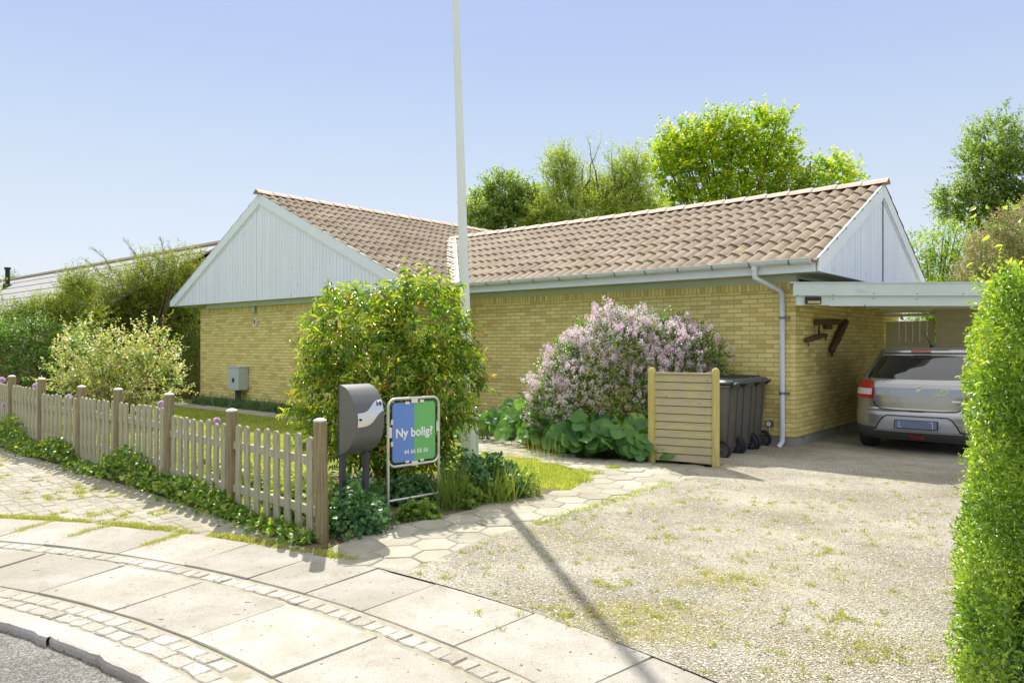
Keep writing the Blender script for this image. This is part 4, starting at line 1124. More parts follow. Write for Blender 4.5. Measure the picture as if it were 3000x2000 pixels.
# fog lamp, high brake lamp, roof antenna, wiper washer
patch('fog_lamp', C_(0.225), C_(0.272), C_(-0.09), C_(0.09), M['redlamp'], 0.014, 6, 3)
patch('brake_lamp', C_(1.39), C_(1.413), C_(-0.14), C_(0.10), M['redlamp'], 0.012, 6, 3)
b = MB(); b.tube([(0.05, 0.72, 1.455), (0.04, 0.66, 1.50), (-0.02, 0.52, 1.68)], [0.02, 0.007, 0.004], 8); b.lathe([(0.045, 0), (0.03, 0.02), (0, 0.03)], 12, (0.05, 0.72, 1.452)); b.build('antenna', M['black'], car, smooth=True)
for sg in (-1, 1):
    for yy in (0.66, 3.05):
        wh = MB(); wh.lathe([(0.0, -0.09), (0.19, -0.09), (0.27, -0.092), (0.296, -0.07), (0.30, 0.0), (0.296, 0.07), (0.27, 0.092), (0.19, 0.09), (0, 0.09)], 40, (0, 0, 0), 'x')
        wo = wh.build('tyre', M['rubber'], car, smooth='auto', loc=(sg*0.735, yy, 0.30))
        rm = MB(); rm.lathe([(0.0, 0.02), (0.05, 0.03), (0.06, 0.0), (0.17, 0.0), (0.19, 0.02)], 30, (0, 0, 0), 'x')
        for k in range(5):
            a = k*2*math.pi/5; rm.bar((0.02, 0.04*math.cos(a), 0.04*math.sin(a)), (0.015, 0.18*math.cos(a), 0.18*math.sin(a)), 0.03, 0.05, up=(1, 0, 0))
        ro = rm.build('rim', M['insert'], wo, loc=(sg*0.082, 0, 0)); ro.rotation_euler = (0, 0, 0 if sg > 0 else math.pi)
# bumper ledge light catch + mirrors
for sg in (-1, 1):
    b = MB(); b.lathe([(0.0, -0.1), (0.05, -0.09), (0.075, 0.0), (0.06, 0.08), (0.0, 0.1)], 14, (sg*0.90, 2.55, 1.03), 'x'); b.build('mirror', M['paint'], car, smooth=True)
# lettering
def text_mesh(name, txt, size, mat, parent, loc, rot, depth=0.0015, bold=0.0, space=1.0, align='CENTER'):
    cu = bpy.data.curves.new(name, 'FONT'); cu.body = txt; cu.size = size; cu.extrude = depth; cu.offset = bold
    cu.align_x = align; cu.align_y = 'CENTER'; cu.space_character = space; cu.resolution_u = 4
    tmp = bpy.data.objects.new(name, cu); COL.objects.link(tmp)
    dg = bpy.context.evaluated_depsgraph_get(); me = bpy.data.meshes.new_from_object(tmp.evaluated_get(dg))
    bpy.data.objects.remove(tmp); bpy.data.curves.remove(cu)
    o = bpy.data.objects.new(name, me); COL.objects.link(o); me.materials.clear(); me.materials.append(mat)
    o.parent = parent; o.location = loc; o.rotation_euler = rot
    return o
def badge_y(x, z): return S(x, z)[1]
text_mesh('lettering', 'SUZUKI', 0.04, M['chrome'], car, (-0.43, badge_y(0.43, 0.91)-0.008, 0.915), (R(90-8), 0, R(-4)), space=1.25)
text_mesh('lettering', 'SWIFT', 0.045, M['chrome'], car, (0.44, badge_y(0.44, 0.91)-0.008, 0.905), (R(90-8), 0, R(4)), space=1.25)
yb = badge_y(0, 0.905)-0.008
b = MB()
for pts in ([(-0.048, 0.014), (0.0, 0.048), (0.034, 0.026), (0.014, 0.014), (0.0, 0.022), (-0.012, 0.014), (0.05, -0.014), (0.0, -0.048), (-0.034, -0.026), (-0.014, -0.014), (0.0, -0.022), (0.012, -0.014)],):
    b.prism([(x, yb, 0.905+z) for x, z in pts], (0, -0.004, 0))
b.build('emblem', M['chrome'], car)
# awareness ribbon sticker
rb = [(0.17, 0.79), (0.23, 0.85), (0.285, 0.90), (0.335, 0.905), (0.35, 0.875), (0.32, 0.84), (0.26, 0.825), (0.20, 0.825)]
strip('ribbon_sticker', [(0.20, 0.775), (0.225, 0.82), (0.265, 0.865), (0.31, 0.90), (0.342, 0.895), (0.35, 0.865), (0.32, 0.835), (0.26, 0.82), (0.175, 0.83)], 0.024, M['ribbon'], 0.007)
b = MB(); b.box(0.40, badge_y(0.47, 0.75)-0.008, 0.735, 0.55, badge_y(0.4, 0.75)-0.003, 0.758); b.build('badge', M['chrome'], car)

# ------------------------------------------------------------------ wooden screen, bins
sp0 = uv(-4.70, 8.22); sp1 = uv(-3.94, 8.42)
d = sp1-sp0; an = math.atan2(d.y, d.x); Ls = d.length
scn = empty('wooden_screen', sp0, an, 'low wooden board screen between two round-topped posts hiding the bins', 'screen')
for x in (0.0, Ls):
    b = MB(); b.lathe([(0.0, 0), (0.047, 0), (0.047, 1.15), (0.044, 1.185), (0.03, 1.205), (0.0, 1.212)], 18, (x, 0, 0)); b.build('post', M['screen_post'], scn, smooth='auto')
b = MB(); z = 0.05; nb = 11; bh = (1.13-0.05)/nb
for i in range(nb):
    b.prism([(0.045, -0.020, z+0.006), (0.045, 0.008, z+0.002), (0.045, 0.008, z+bh-0.001), (0.045, -0.010, z+bh-0.006)], (Ls-0.09, 0, 0)); z += bh
b.box(0.045, 0.009, 0.05, Ls-0.045, 0.02, z-0.003); b.box(0.045, -0.026, z-0.002, Ls-0.045, 0.026, z+0.02)
b.build('boards', M['screen'], scn)

def make_bin():
    r = empty('wheelie_bin', (0, 0, 0), 0)
    # local: x = to the rear (wheels/handle), y = width, z up
    b = MB(); lv = [(0.03, 0.20, 0.20), (0.12, 0.235, 0.215), (0.60, 0.27, 0.235), (0.93, 0.29, 0.25), (0.935, 0.31, 0.27), (0.965, 0.31, 0.27)]
    rows = []
    for z, hx, hy in lv:
        rc = 0.05; row = []
        for cx, cy, a0 in ((hx-rc, hy-rc, 0), (-hx+rc, hy-rc, 90), (-hx+rc, -hy+rc, 180), (hx-rc, -hy+rc, 270)):
            for k in range(5):
                a = R(a0+k*22.5); row.append((cx+rc*math.cos(a)+ (0.0 if cx > 0 else -0.0), cy+rc*math.sin(a), z))
        row.append(row[0]); rows.append(row)
    b.grid(rows); b.poly(rows[0][:-1][::-1]); b.poly(rows[-1][:-1])
    for yy in (-0.12, 0.12):
        b.prism([(0.262, yy-0.01, 0.2), (0.262, yy+0.01, 0.2), (0.300, yy+0.01, 0.92), (0.300, yy-0.01, 0.92)], (-0.03, 0, 0))
    for sy in (-1, 1):
        for xx in (-0.13, 0.02):
            b.prism([(xx-0.008, sy*0.212, 0.25), (xx+0.008, sy*0.212, 0.25), (xx+0.008, sy*0.258, 0.925), (xx-0.008, sy*0.258, 0.925)], (0, -sy*0.02, 0))
    b.build('body', M['binp'], r, smooth='auto')
    b = MB(); rows = []
    for z, hx, hy in ((0.966, 0.325, 0.282), (0.99, 0.325, 0.282), (1.01, 0.30, 0.26), (1.025, 0.22, 0.2), (1.03, 0.1, 0.1)):
        rc = 0.05 if hx > 0.15 else 0.03; row = []
        for cx, cy, a0 in ((hx-rc, hy-rc, 0), (-hx+rc, hy-rc, 90), (-hx+rc, -hy+rc, 180), (hx-rc, -hy+rc, 270)):
            for k in range(5):
                a = R(a0+k*22.5); row.append((cx+rc*math.cos(a), cy+rc*math.sin(a), z + 0.035*(cx+0.3)*0.6))
        row.append(row[0]); rows.append(row)
    b.grid(rows); b.poly(rows[-1][:-1])
    for yy in (-0.12, 0.0, 0.12): b.box(-0.2, yy-0.012, 1.02, 0.24, yy+0.012, 1.052)
    l = b.build('lid', M['lid'], r, smooth='auto')
    b = MB(); b.tube([(0.31, -0.17, 0.93), (0.38, -0.17, 0.985), (0.40, -0.12, 0.99), (0.40, 0.12, 0.99), (0.38, 0.17, 0.985), (0.31, 0.17, 0.93)], 0.016, 8); b.build('handle', M['lid'], r, smooth=True)
    b = MB(); b.tube([(0.23, -0.26, 0.12), (0.23, 0.26, 0.12)], 0.014, 8); b.build('axle', M['iron'], r)
    for s_ in (-1, 1):
        b = MB(); b.lathe([(0.09, -0.02), (0.095, -0.03), (0.118, -0.03), (0.125, -0.015), (0.125, 0.015), (0.118, 0.03), (0.095, 0.03), (0.09, 0.02)], 28, (0, 0, 0), 'y')
        wo = b.build('wheel', M['rubber'], r, smooth='auto', loc=(0.23, s_*0.265, 0.125))
        b = MB(); b.lathe([(0.0, -0.02), (0.022, -0.02), (0.025, 0.0), (0.022, 0.02), (0, 0.02)], 12, (0, 0, 0), 'y')
        for k in range(7):
            a = k*2*math.pi/7; b.bar((0.02*math.cos(a), 0, 0.02*math.sin(a)), (0.092*math.cos(a), 0, 0.092*math.sin(a)), 0.012, 0.012)
        b.lathe([(0.088, -0.012), (0.094, -0.022), (0.094, 0.022), (0.088, 0.012)], 28, (0, 0, 0), 'y')
        b.build('hub', M['rim'], wo)
    return r
def dup(root, loc, rz):
    r = root.copy(); COL.objects.link(r); r.location = loc; r.rotation_euler = (0, 0, rz)
    for ch in list(root.children):
        c = ch.copy(); COL.objects.link(c); c.parent = r
        for g_ in list(ch.children):
            dd = g_.copy(); COL.objects.link(dd); dd.parent = c
    return r
bin0 = make_bin()
specs = [(-4.42, 9.38, 'dark grey wheelie bin nearest the wooden screen, partly hidden by it'), (-4.44, 9.90, 'middle one of the three dark grey wheelie bins'), (-4.46, 10.34, 'dark grey wheelie bin standing closest to the brick wall')]
bins = []
for i, (u, v, lab) in enumerate(specs):
    bo = bin0 if i == 0 else dup(bin0, (0, 0, 0), 0)
    bo.location = uv(u, v); bo.rotation_euler = (0, 0, ANG + R([2, -3, 1][i])); tag(bo, lab, 'wheelie bin', 'wheelie bins behind the wooden screen'); bins.append(bo)
for i, bo in enumerate(bins):
    b = MB(); xs_ = [0.13, 0.10, 0.13][i]; b.box(xs_, -0.246, 0.66, xs_+0.055, -0.2435, 0.80 if i != 1 else 0.74); b.build('sticker', M['sticker'], bo)

# ------------------------------------------------------------------ flagpole
fp = empty('flagpole', (-0.53, 8.97, 0), 0, 'tall white tapering flagpole leaning slightly left in front of the house', 'flagpole')
b = MB(); b.tube([(0.0, 0, 0.25), (-0.022, 0, 1.5), (-0.155, 0, 5.68), (-0.22, 0, 9.0)], [0.066, 0.062, 0.040, 0.030], 24); b.build('pole', M['pole'], fp, smooth='auto')
b = MB()
b.bar((-0.02, -0.055, 0.0), (-0.05, -0.055, 0.80), 0.105, 0.04, up=(0, 1, 0))
b.build('base_board', M['pole_base'], fp, bevel=0.006)
b = MB(); b.tube([(0.035, -0.01, 0.0), (0.03, -0.01, 0.72)], [0.075, 0.055], 8); b.build('base_post', M['pole_base'], fp)
b = MB(); b.bar((0.115, 0.0, 0.0), (0.085, 0.0, 0.74), 0.04, 0.07, up=(0, 1, 0)); b.box(0.04, -0.06, 0.60, 0.125, 0.06, 0.65); b.box(0.04, -0.05, 0.14, 0.15, 0.05, 0.18); b.build('side_board', M['pole_base'], fp, bevel=0.004)
b = MB(); b.tube([(0.13, -0.0, 0.62), (0.145, -0.0, 0.62)], 0.022, 8); b.build('bolt', M['clamp'], fp)

# ------------------------------------------------------------------ mailbox
ma = math.atan2(-0.66, 0.75)     # facing direction
mbx = empty('mailbox', (-1.278, 6.03, 0), ma + R(90), 'dark grey curved mailbox on two posts with a steel wave and the number 14', 'mailbox')
# local: -y... front faces local -y ; x = width
Wm = 0.142
prof = []
for k in range(17):
    t = k/16
    z = 0.62 + 0.56*t
    dpt = 0.19*math.sin(math.pi*min(1, (t*0.86+0.14)))**0.55 if t < 1 else 0.0
    prof.append((dpt, z))
prof = [(0.005, 0.62), (0.05, 0.635), (0.10, 0.665), (0.145, 0.71), (0.175, 0.765), (0.192, 0.83), (0.197, 0.90), (0.190, 0.97), (0.172, 1.035), (0.145, 1.085), (0.11, 1.125), (0.065, 1.155), (0.0, 1.175)]
b = MB(); b.grid([[(-Wm, -d_, z) for d_, z in prof], [(Wm, -d_, z) for d_, z in prof]])
b.build('front_sheet', M['mail'], mbx, smooth=True, fixn=False)
b = MB()
for sx in (-Wm+0.006, Wm-0.006):
    b.poly([(sx, 0.03, 0.60), *[(sx, -d_+0.006, z) for d_, z in prof], (sx, 0.03, 1.175)])
b.quad((-Wm, 0.031, 0.60), (Wm, 0.031, 0.60), (Wm, 0.031, 1.175), (-Wm, 0.031, 1.175))
b.quad((-Wm, 0.03, 0.60), (Wm, 0.03, 0.60), (Wm, -0.005, 0.62), (-Wm, -0.005, 0.62))
b.quad((-Wm, 0.03, 1.176), (Wm, 0.03, 1.176), (Wm, 0.0, 1.176), (-Wm, 0.0, 1.176))
b.build('casing', M['mail'], mbx, fixn=False)
def mfront(x, z, off=0.003):
    zs = [p[1] for p in prof]; ds = [p[0] for p in prof]
    return (x, -float(np.interp(z, zs, ds))-off, z)
# steel wave: band between two S-curves
def wtop(x): return 0.955 + 0.10/(1+math.exp(-(x-0.02)*38))
def wbot(x): return 0.845 + 0.125/(1+math.exp(-(x-0.055)*34))
b = MB(); rows = []
for j in range(13):
    rows.append([mfront(x, wbot(x)*(1-j/12)+wtop(x)*j/12) for x in np.linspace(-Wm+0.022, Wm-0.004, 30)])
b.grid(rows); b.build('steel_wave', M['steel'], mbx, smooth=True, fixn=False)
b = MB(); b.tube([mfront(-0.095, 0.905, 0.0), mfront(-0.095, 0.905, 0.012)], 0.010, 12); b.build('lock', M['black'], mbx)
text_mesh('house_number', '14', 0.056, M['black'], mbx, mfront(0.098, 1.022, 0.0075), (R(90-25), 0, 0), bold=0.0012, depth=0.0005)
for sx in (-0.115, 0.115):
    b = MB(); b.box(sx-0.02, -0.01, 0.0, sx+0.02, 0.03, 1.0 if False else 0.66); b.build('leg', M['mail_leg'], mbx)

# ------------------------------------------------------------------ estate sign
sa_ = Vector((-1.075, 6.43, 0)); sb_ = Vector((-0.675, 6.81, 0)); dd_ = sb_-sa_; Lw = dd_.length
sg = empty('sign', sa_, math.atan2(dd_.y, dd_.x), 'blue and green tube-framed sign reading Ny bolig? with a phone number', 'sign')
r_ = 0.0125
def rrect(x0, x1, z0, z1, rc, n=6, closed=True):
    p = []
    for cx, cz, a0 in ((x1-rc, z1-rc, 90), (x1-rc, z0+rc, 0), (x0+rc, z0+rc, 270), (x0+rc, z1-rc, 180)):
        for k in range(n+1):
            a = R(a0-90*k/n); p.append((cx+rc*math.cos(a), 0, cz+rc*math.sin(a)))
    return p
b = MB()
arch = [(0, 0, 0), (0, 0, 0.94)] + [(0.07-0.07*math.cos(R(a)), 0, 0.95+0.07*math.sin(R(a))) for a in range(15, 91, 15)] + [(Lw-0.07+0.07*math.sin(R(a)), 0, 0.95+0.07*math.cos(R(a))) for a in range(0, 91, 15)] + [(Lw, 0, 0.0)]
b.tube(arch, r_, 10); b.tube([(0, 0, 0.135), (Lw, 0, 0.135)], 0.011, 10)
b.tube([(0.0, 0, 0.56)] + [(0.07-0.07*math.cos(R(a)), 0, 0.50-0.07*math.sin(R(a))) for a in range(0, 91, 15)] + [(Lw-0.07+0.07*math.sin(R(a)), 0, 0.43+0.07-0.07*math.cos(R(a))) for a in range(0, 91, 15)] + [(Lw, 0, 0.56)], r_, 10)
b.build('frame', M['galv'], sg, smooth='auto')
zc0, zc1 = 0.462, 0.985; x0, x1 = 0.042, Lw-0.042
pp = rrect(x0-0.008, x1+0.008, zc0-0.008, zc1+0.008, 0.04); b = MB(); b.prism(pp, (0, 0.006, 0)); b.build('backing_panel', M['signblack'], sg)
mid_ = (x0+x1)/2
pp = rrect(x0, x1, zc0, zc1, 0.035)
lf = [(min(x, mid_), -0.003, z) for x, y, z in pp if x <= mid_+1e-6]; rt = [(x, -0.003, z) for x, y, z in pp if x > mid_]
lf = [(mid_, -0.003, zc0)] + [(x, -0.003, z) for x, y, z in pp if x < mid_] + [(mid_, -0.003, zc1)]
rt = [(mid_+0.0005, -0.003, zc1)] + [(x, -0.003, z) for x, y, z in pp if x > mid_] + [(mid_+0.0005, -0.003, zc0)]
b = MB(); b.prism(lf, (0, 0.002, 0)); b.build('blue_panel', M['blue'], sg)
b = MB(); b.prism(rt, (0, 0.002, 0)); b.build('green_panel', M['green'], sg)
def fit_text(o, wdt):
    xs_ = [v.co.x for v in o.data.vertices]; k = wdt/(max(xs_)-min(xs_)); o.scale = (k, k, 1)
tt = text_mesh('lettering', 'Ny bolig?', 0.10, M['signwhite'], sg, (mid_, -0.0052, 0.715), (R(90), 0, 0), bold=0.0028, depth=0.0008); fit_text(tt, 0.40)
tt = text_mesh('lettering', '44 66 88 66', 0.05, M['signwhite'], sg, (mid_+0.02, -0.0052, 0.545), (R(90), 0, 0), bold=0.0006, depth=0.0008); fit_text(tt, 0.265)
for (cx, cz, hx, hz) in ((mid_, 1.005, 0.035, 0.028), (mid_, 0.44, 0.035, 0.02), (0.018, 0.73, 0.014, 0.045), (Lw-0.018, 0.75, 0.014, 0.045), (0.035, 0.82, 0.01, 0.022), (0.035, 0.63, 0.01, 0.022), (mid_-0.08, 0.98, 0.022, 0.012), (mid_+0.08, 0.99, 0.022, 0.012), (mid_-0.08, 0.46, 0.02, 0.01), (mid_+0.08, 0.46, 0.02, 0.01)):
    b = MB(); b.box(cx-hx, -0.012, cz-hz, cx+hx, -0.004, cz+hz); b.build('clip', M['clip'], sg, bevel=0.002)

# ------------------------------------------------------------------ picket fence
fn = empty('picket_fence', (FP[0][0], FP[0][1], 0), 0, 'weathered grey-brown wooden picket fence along the curved pavement', 'fence')
ox, oy = FP[0]
def picket_me(h, seed):
    pts = []; w2 = 0.041
    pts = [(-w2, 0, 0.05), (w2, 0, 0.05)] + [(w2*math.cos(R(a)), 0, h-w2*0.9+w2*0.9*math.sin(R(a))) for a in range(0, 181, 20)]
    b = MB(); b.prism(pts, (0, 0.02, 0)); return b
for i, ((x, y), h) in enumerate(zip(FP, PT)):
    b = MB(); r = 0.05
    b.lathe([(0.0, -0.05), (r, -0.05), (r, h-0.03), (r-0.004, h-0.022)], 16); po = b.build('post', M['post'], fn, smooth='auto', loc=(x-ox, y-oy, 0))
    po.rotation_euler = (rng.normal(0, 0.008), rng.normal(0, 0.008), rng.random()*3)
    b = MB(); b.lathe([(r+0.001, h-0.03), (r+0.001, h-0.018), (0.03, h-0.006), (0, h)], 16); b.build('cap', M['cap'], po)
for i in range(len(FP)-1):
    p = Vector((*FP[i], 0)); q = Vector((*FP[i+1], 0)); dv = (q-p).normalized(); L = (q-p).length; nv = Vector((dv.y, -dv.x, 0))
    if nv.y > 0: nv = -nv
    a = math.atan2(dv.y, dv.x)
    if True:
        th = math.atan2(-nv.x, nv.y)   # local +y -> nv
    h = BT[i]
    for rz_ in (h-0.19, h-0.57):
        b = MB(); b.bar(p+Vector((-ox, -oy, rz_)), q+Vector((-ox, -oy, rz_)), 0.035, 0.065); b.build('rail', M['picket'], fn)
    npk = 8
    for k in range(npk):
        t = (k+0.85)/(npk+0.7)
        c = p.lerp(q, t) + nv*0.024
        b = picket_me(h + rng.normal(0, 0.006), k)
        o = b.build('picket', M['picket'], fn, loc=(c.x-ox, c.y-oy, 0))
        o.rotation_euler = (rng.normal(0, 0.006), rng.normal(0, 0.012), math.atan2(nv.x, -nv.y))
    # texture coordinates differ by position only
# ------------------------------------------------------------------ vegetation
def limbs(b, base, tips, r0, k=7, sag=0.1, n=7):
    base = Vector(base)
    for tp in tips:
        tp = Vector(tp); m_ = base.lerp(tp, 0.45) + Vector((random.gauss(0, 0.05), random.gauss(0, 0.05), sag))*(tp-base).length*0.3
        path = []; rad = []
        for i in range(k+1):
            t = i/k; q = base*(1-t)**2 + m_*2*t*(1-t) + tp*t*t
            path.append(q + Vector([random.gauss(0, 0.008) for _ in range(3)])*(tp-base).length*0.4*(0 < i < k)); rad.append(r0*(1-0.82*t))
        b.tube(path, rad, n)
def plant(name, loc, label, cat, blobs, nsh, nl, slen, L, Wr, mat, stems=8, r0=0.02, stemmat='twig', group=None, crown_name='foliage', trunk_name='stems', tree=False, trunk_h=0, **kw):
    root = empty(name, loc, 0, label, cat, group)
    b = MB(); tips = []
    for _ in range(stems):
        B = blobs[rng.integers(len(blobs))]; d_ = rand_dirs(1)[0]
        tips.append((B[0]+d_[0]*B[3]*0.75, B[1]+d_[1]*B[4]*0.75, max(0.1, B[2]+abs(d_[2])*B[5]*0.7)))
    if tree:
        b.tube([(0, 0, -0.1), (0.03, 0, trunk_h*0.4), (0, 0.05, trunk_h)], [r0*1.25, r0, r0*0.75], 10)
        limbs(b, (0, 0.03, trunk_h*0.95), tips, r0*0.5)
    else:
        for tp in tips:
            limbs(b, (tp[0]*0.15+random.gauss(0, 0.05), tp[1]*0.15+random.gauss(0, 0.05), 0.0), [tp], r0)
    b.build(trunk_name, M[stemmat], root, smooth=True, fixn=False)
    crown(crown_name, blobs, nsh, nl, slen, L, Wr, mat, root, **kw)
    return root

# 1. big glossy bush behind the mailbox
plant('bush', (-1.30, 7.95, 0), 'large glossy green bush with orange young tips behind the mailbox and sign', 'bush',
      [(0.05, 0, 1.15, 0.80, 0.68, 0.85), (-0.30, -0.1, 1.55, 0.50, 0.5, 0.58), (0.32, 0, 1.62, 0.48, 0.5, 0.62), (-0.55, -0.05, 0.90, 0.42, 0.45, 0.52), (0.50, -0.05, 1.12, 0.42, 0.45, 0.48), (0.18, -0.1, 0.55, 0.36, 0.4, 0.35), (-0.05, -0.3, 0.6, 0.50, 0.35, 0.45), (0.08, 0, 0.9, 0.5, 0.5, 0.6)],
      1900, 8, 0.22, 0.125, 0.34, M['bush'], stems=26, r0=0.016, tpl='lance', shell=0.42, upb=0.3, droop=0.25, base_t=0.34, tint_sh=0.30, tipbright=0.30, lump=0.16)
# 2. lilac
lc = uv(-5.85, 9.42)
lilblobs = [(0.0, 0, 1.0, 1.05, 0.85, 0.90), (-0.62, -0.35, 0.80, 0.76, 0.6, 0.76), (0.45, 0.0, 1.15, 0.85, 0.75, 0.80), (-0.15, -0.2, 1.25, 0.75, 0.65, 0.70), (0.95, -0.2, 1.10, 0.50, 0.5, 0.62), (-0.90, -0.45, 0.55, 0.52, 0.45, 0.5), (-0.2, -0.5, 0.6, 0.85, 0.5, 0.6), (0.5, -0.45, 0.6, 0.75, 0.5, 0.6)]
lil = plant('lilac_bush', tuple(lc), 'wide dwarf lilac covered in pale pink blossom against the long brick wall', 'bush', lilblobs, 6500, 7, 0.13, 0.052, 0.74, M['lilac_leaf'], stems=12, r0=0.012, shell=0.32, upb=0.2, droop=0.1, base_t=0.35)
P0, Nr = blob_points(lilblobs, 2900, 0.14, 0.18)
wt = np.clip(0.22 + 0.8*(P0[:, 2]-0.5)/0.8 + 0.35*(P0[:, 0] < -0.7), 0.26, 0.97) * np.where(P0[:, 0] > 0.95, 0.45, 1.0)
k = rng.random(len(P0)) < wt; P0, Nr = P0[k], Nr[k]
D0 = unit(Nr*0.9+np.array([0, 0, 0.7])+rand_dirs(len(P0))*0.25)
m_ = 40; idx = np.repeat(np.arange(len(P0)), m_); tt_ = np.tile(np.linspace(0, 1, m_), len(P0))
len_ = rng.uniform(0.05, 0.11, len(P0))[idx]
rd = rand_dirs(len(idx)); base = P0[idx] + D0[idx]*(tt_*len_+0.02)[:, None] + rd*(0.032*(1-0.75*tt_))[:, None]
leaf_mesh('blossom', base, rd, rng.uniform(0.013, 0.02, len(idx)), 0.015, M['lilac'], np.clip(rng.normal(0.55, 0.2, len(P0))[idx]+rng.normal(0, 0.15, len(idx)), 0, 1), lil, 'flake')
# 3. small grey-green shrub right of the lilac is part of the same mass

# 4. broad-leaved plants (each one its own)
def broad_plant(x, y, s_, nleaf, label, rmin=0.10, rmax=0.17, hgt=0.42):
    root = empty('broad_leaved_plant', (x, y, 0), 0, label, 'plant', 'broad-leaved plants in the bed before the lilac')
    a = rng.uniform(0, 6.28, nleaf); el = rng.uniform(0.15, 1.0, nleaf); rr = 0.06+0.32*s_*np.sqrt(rng.random(nleaf))
    top = np.stack([rr*np.cos(a), rr*np.sin(a), hgt*s_*(1.05-0.75*(rr/(0.38*s_))**1.3)+rng.normal(0, 0.03, nleaf)+0.05], 1)
    top[:, 2] = np.maximum(top[:, 2], 0.06)
    d_ = np.stack([np.cos(a), np.sin(a)*0.6, rng.normal(-0.35, 0.4, nleaf)], 1)
    up_ = unit(np.array([0, -0.85, 0.75]) + rand_dirs(nleaf)*0.55)
    ln = rng.uniform(rmin, rmax, nleaf)*1.15
    leaf_mesh('leaves', top-unit(d_)*ln[:, None]*0.3, d_, ln, ln*1.02, M['hosta'], rng.normal(0.4, 0.2, nleaf), root, 'round', up_)
    b = MB()
    for i in range(0, nleaf, 2):
        b.tube([(0.03*math.cos(a[i]), 0.03*math.sin(a[i]), 0), (top[i][0]*0.5, top[i][1]*0.5, top[i][2]*0.7), tuple(top[i]-unit(d_)[i]*ln[i]*0.2)], [0.006, 0.005, 0.003], 5)
    b.build('stalks', M['stem'], root, fixn=False)
hostas = [(0.50, 10.5, 1.0, 'sunlit broad-leaved plant bordering the narrow path, left of the lilac'), (0.86, 9.98, 0.95, 'broad-leaved plant where the narrow path meets the hexagon paving'), (-0.42, 11.55, 0.9, 'small broad-leaved plant at the far end by the flagpole'), (-0.02, 11.5, 1.1, 'pale sunlit broad-leaved plant second from the flagpole'), (0.28, 10.95, 1.15, 'sunlit broad-leaved plant with pale shining leaves beside the narrow path'),
          (0.62, 11.25, 1.3, 'tall broad-leaved plant at the left foot of the lilac'), (0.70, 10.45, 1.1, 'broad-leaved plant at the path corner'), (1.05, 10.15, 1.1, 'broad-leaved plant in shade left of centre below the lilac'),
          (1.02, 9.85, 0.95, 'low broad-leaved plant at the front edge left of centre'), (1.40, 9.95, 1.15, 'broad-leaved plant with the largest round leaves below the lilac'), (1.45, 9.62, 1.0, 'low front plant with large round leaves near the path'), (1.78, 9.85, 1.1, 'broad-leaved plant right of centre below the lilac'),
          (1.72, 9.52, 0.85, 'small round-leaved plant touching the wooden screen post'), (0.2, 12.1, 1.3, 'dark broad-leaved plant in the shade by the brick wall'), (0.75, 12.0, 1.3, 'tall dark broad-leaved plant close to the wall left of the lilac')]
for x, y, s_, lab in hostas:
    broad_plant(x, y, s_, int(30*s_), lab, 0.13, 0.23, 0.48)

# 5. ground cover by the path: cranesbill mounds, tall grass
def mound(name, x, y, rx, ry, h, n, L, mat, label, cat, tpl='lobed', wr=1.0, group=None, bt=0.4):
    root = empty(name, (x, y, 0), 0, label, cat, group)
    P_, Nn_ = blob_points([(0, 0, h*0.25, rx, ry, h*0.78)], n, 0.45, 0.2); k = P_[:, 2] > 0.015; P_, Nn_ = P_[k], Nn_[k]
    d_ = unit(Nn_*0.6+rand_dirs(len(P_))*0.8+np.array([0, 0, 0.1])); up_ = unit(Nn_+np.array([0, 0, 0.8])+rand_dirs(len(P_))*0.4)
    ln = L*rng.uniform(0.6, 1.1, len(P_))
    leaf_mesh('leaves', P_, d_, ln, ln*wr, mat, rng.normal(bt, 0.22, len(P_)), root, tpl, up_)
    b = MB()
    for i in range(14):
        a = rng.uniform(0, 6.28); r = rng.uniform(0.3, 0.8)
        b.tube([(0, 0, 0), (rx*r*0.6*math.cos(a), ry*r*0.6*math.sin(a), h*0.6), (rx*r*math.cos(a), ry*r*math.sin(a), h*0.8)], 0.003, 4)
    b.build('stems', M['stem'], root, fixn=False)
    return root
G1 = 'leafy cranesbill mounds at the edge of the bed'
mound('cranesbill', -1.24, 5.9, 0.26, 0.27, 0.34, 1700, 0.045, M['ger'], 'leafy green mound beside the end post of the picket fence', 'plant', group=G1)
mound('cranesbill', -1.36, 6.35, 0.26, 0.26, 0.36, 1500, 0.045, M['ger'], 'leafy green mound round the feet of the mailbox', 'plant', group=G1)
mound('cranesbill', -0.95, 6.95, 0.28, 0.22, 0.26, 1400, 0.05, M['ger'], 'leafy green mound behind the left leg of the sign', 'plant', group=G1)
mound('cranesbill', -0.80, 6.36, 0.18, 0.12, 0.13, 900, 0.055, M['weed'], 'brighter green leafy mound below the bottom bar of the sign', 'plant', group=G1, bt=0.6)
mound('cranesbill', -0.40, 7.12, 0.34, 0.26, 0.46, 1900, 0.045, M['ger'], 'dark green leafy mound right of the sign', 'plant', group=G1)
mound('cranesbill', -0.12, 7.28, 0.26, 0.22, 0.38, 1700, 0.045, M['ger'], 'green leafy mound in front of the flagpole', 'plant', group=G1)
mound('cranesbill', -0.42, 6.85, 0.16, 0.13, 0.22, 500, 0.05, M['weed'], 'small bright leafy clump on the path edge right of the sign', 'plant', group=G1, bt=0.6)
mound('low_shrub', 0.12, 7.27, 0.17, 0.17, 0.30, 900, 0.055, M['tree_yel'], 'bright yellow-green bushy clump at the corner of the small lawn', 'plant', tpl='leaf', wr=0.4, bt=0.5)
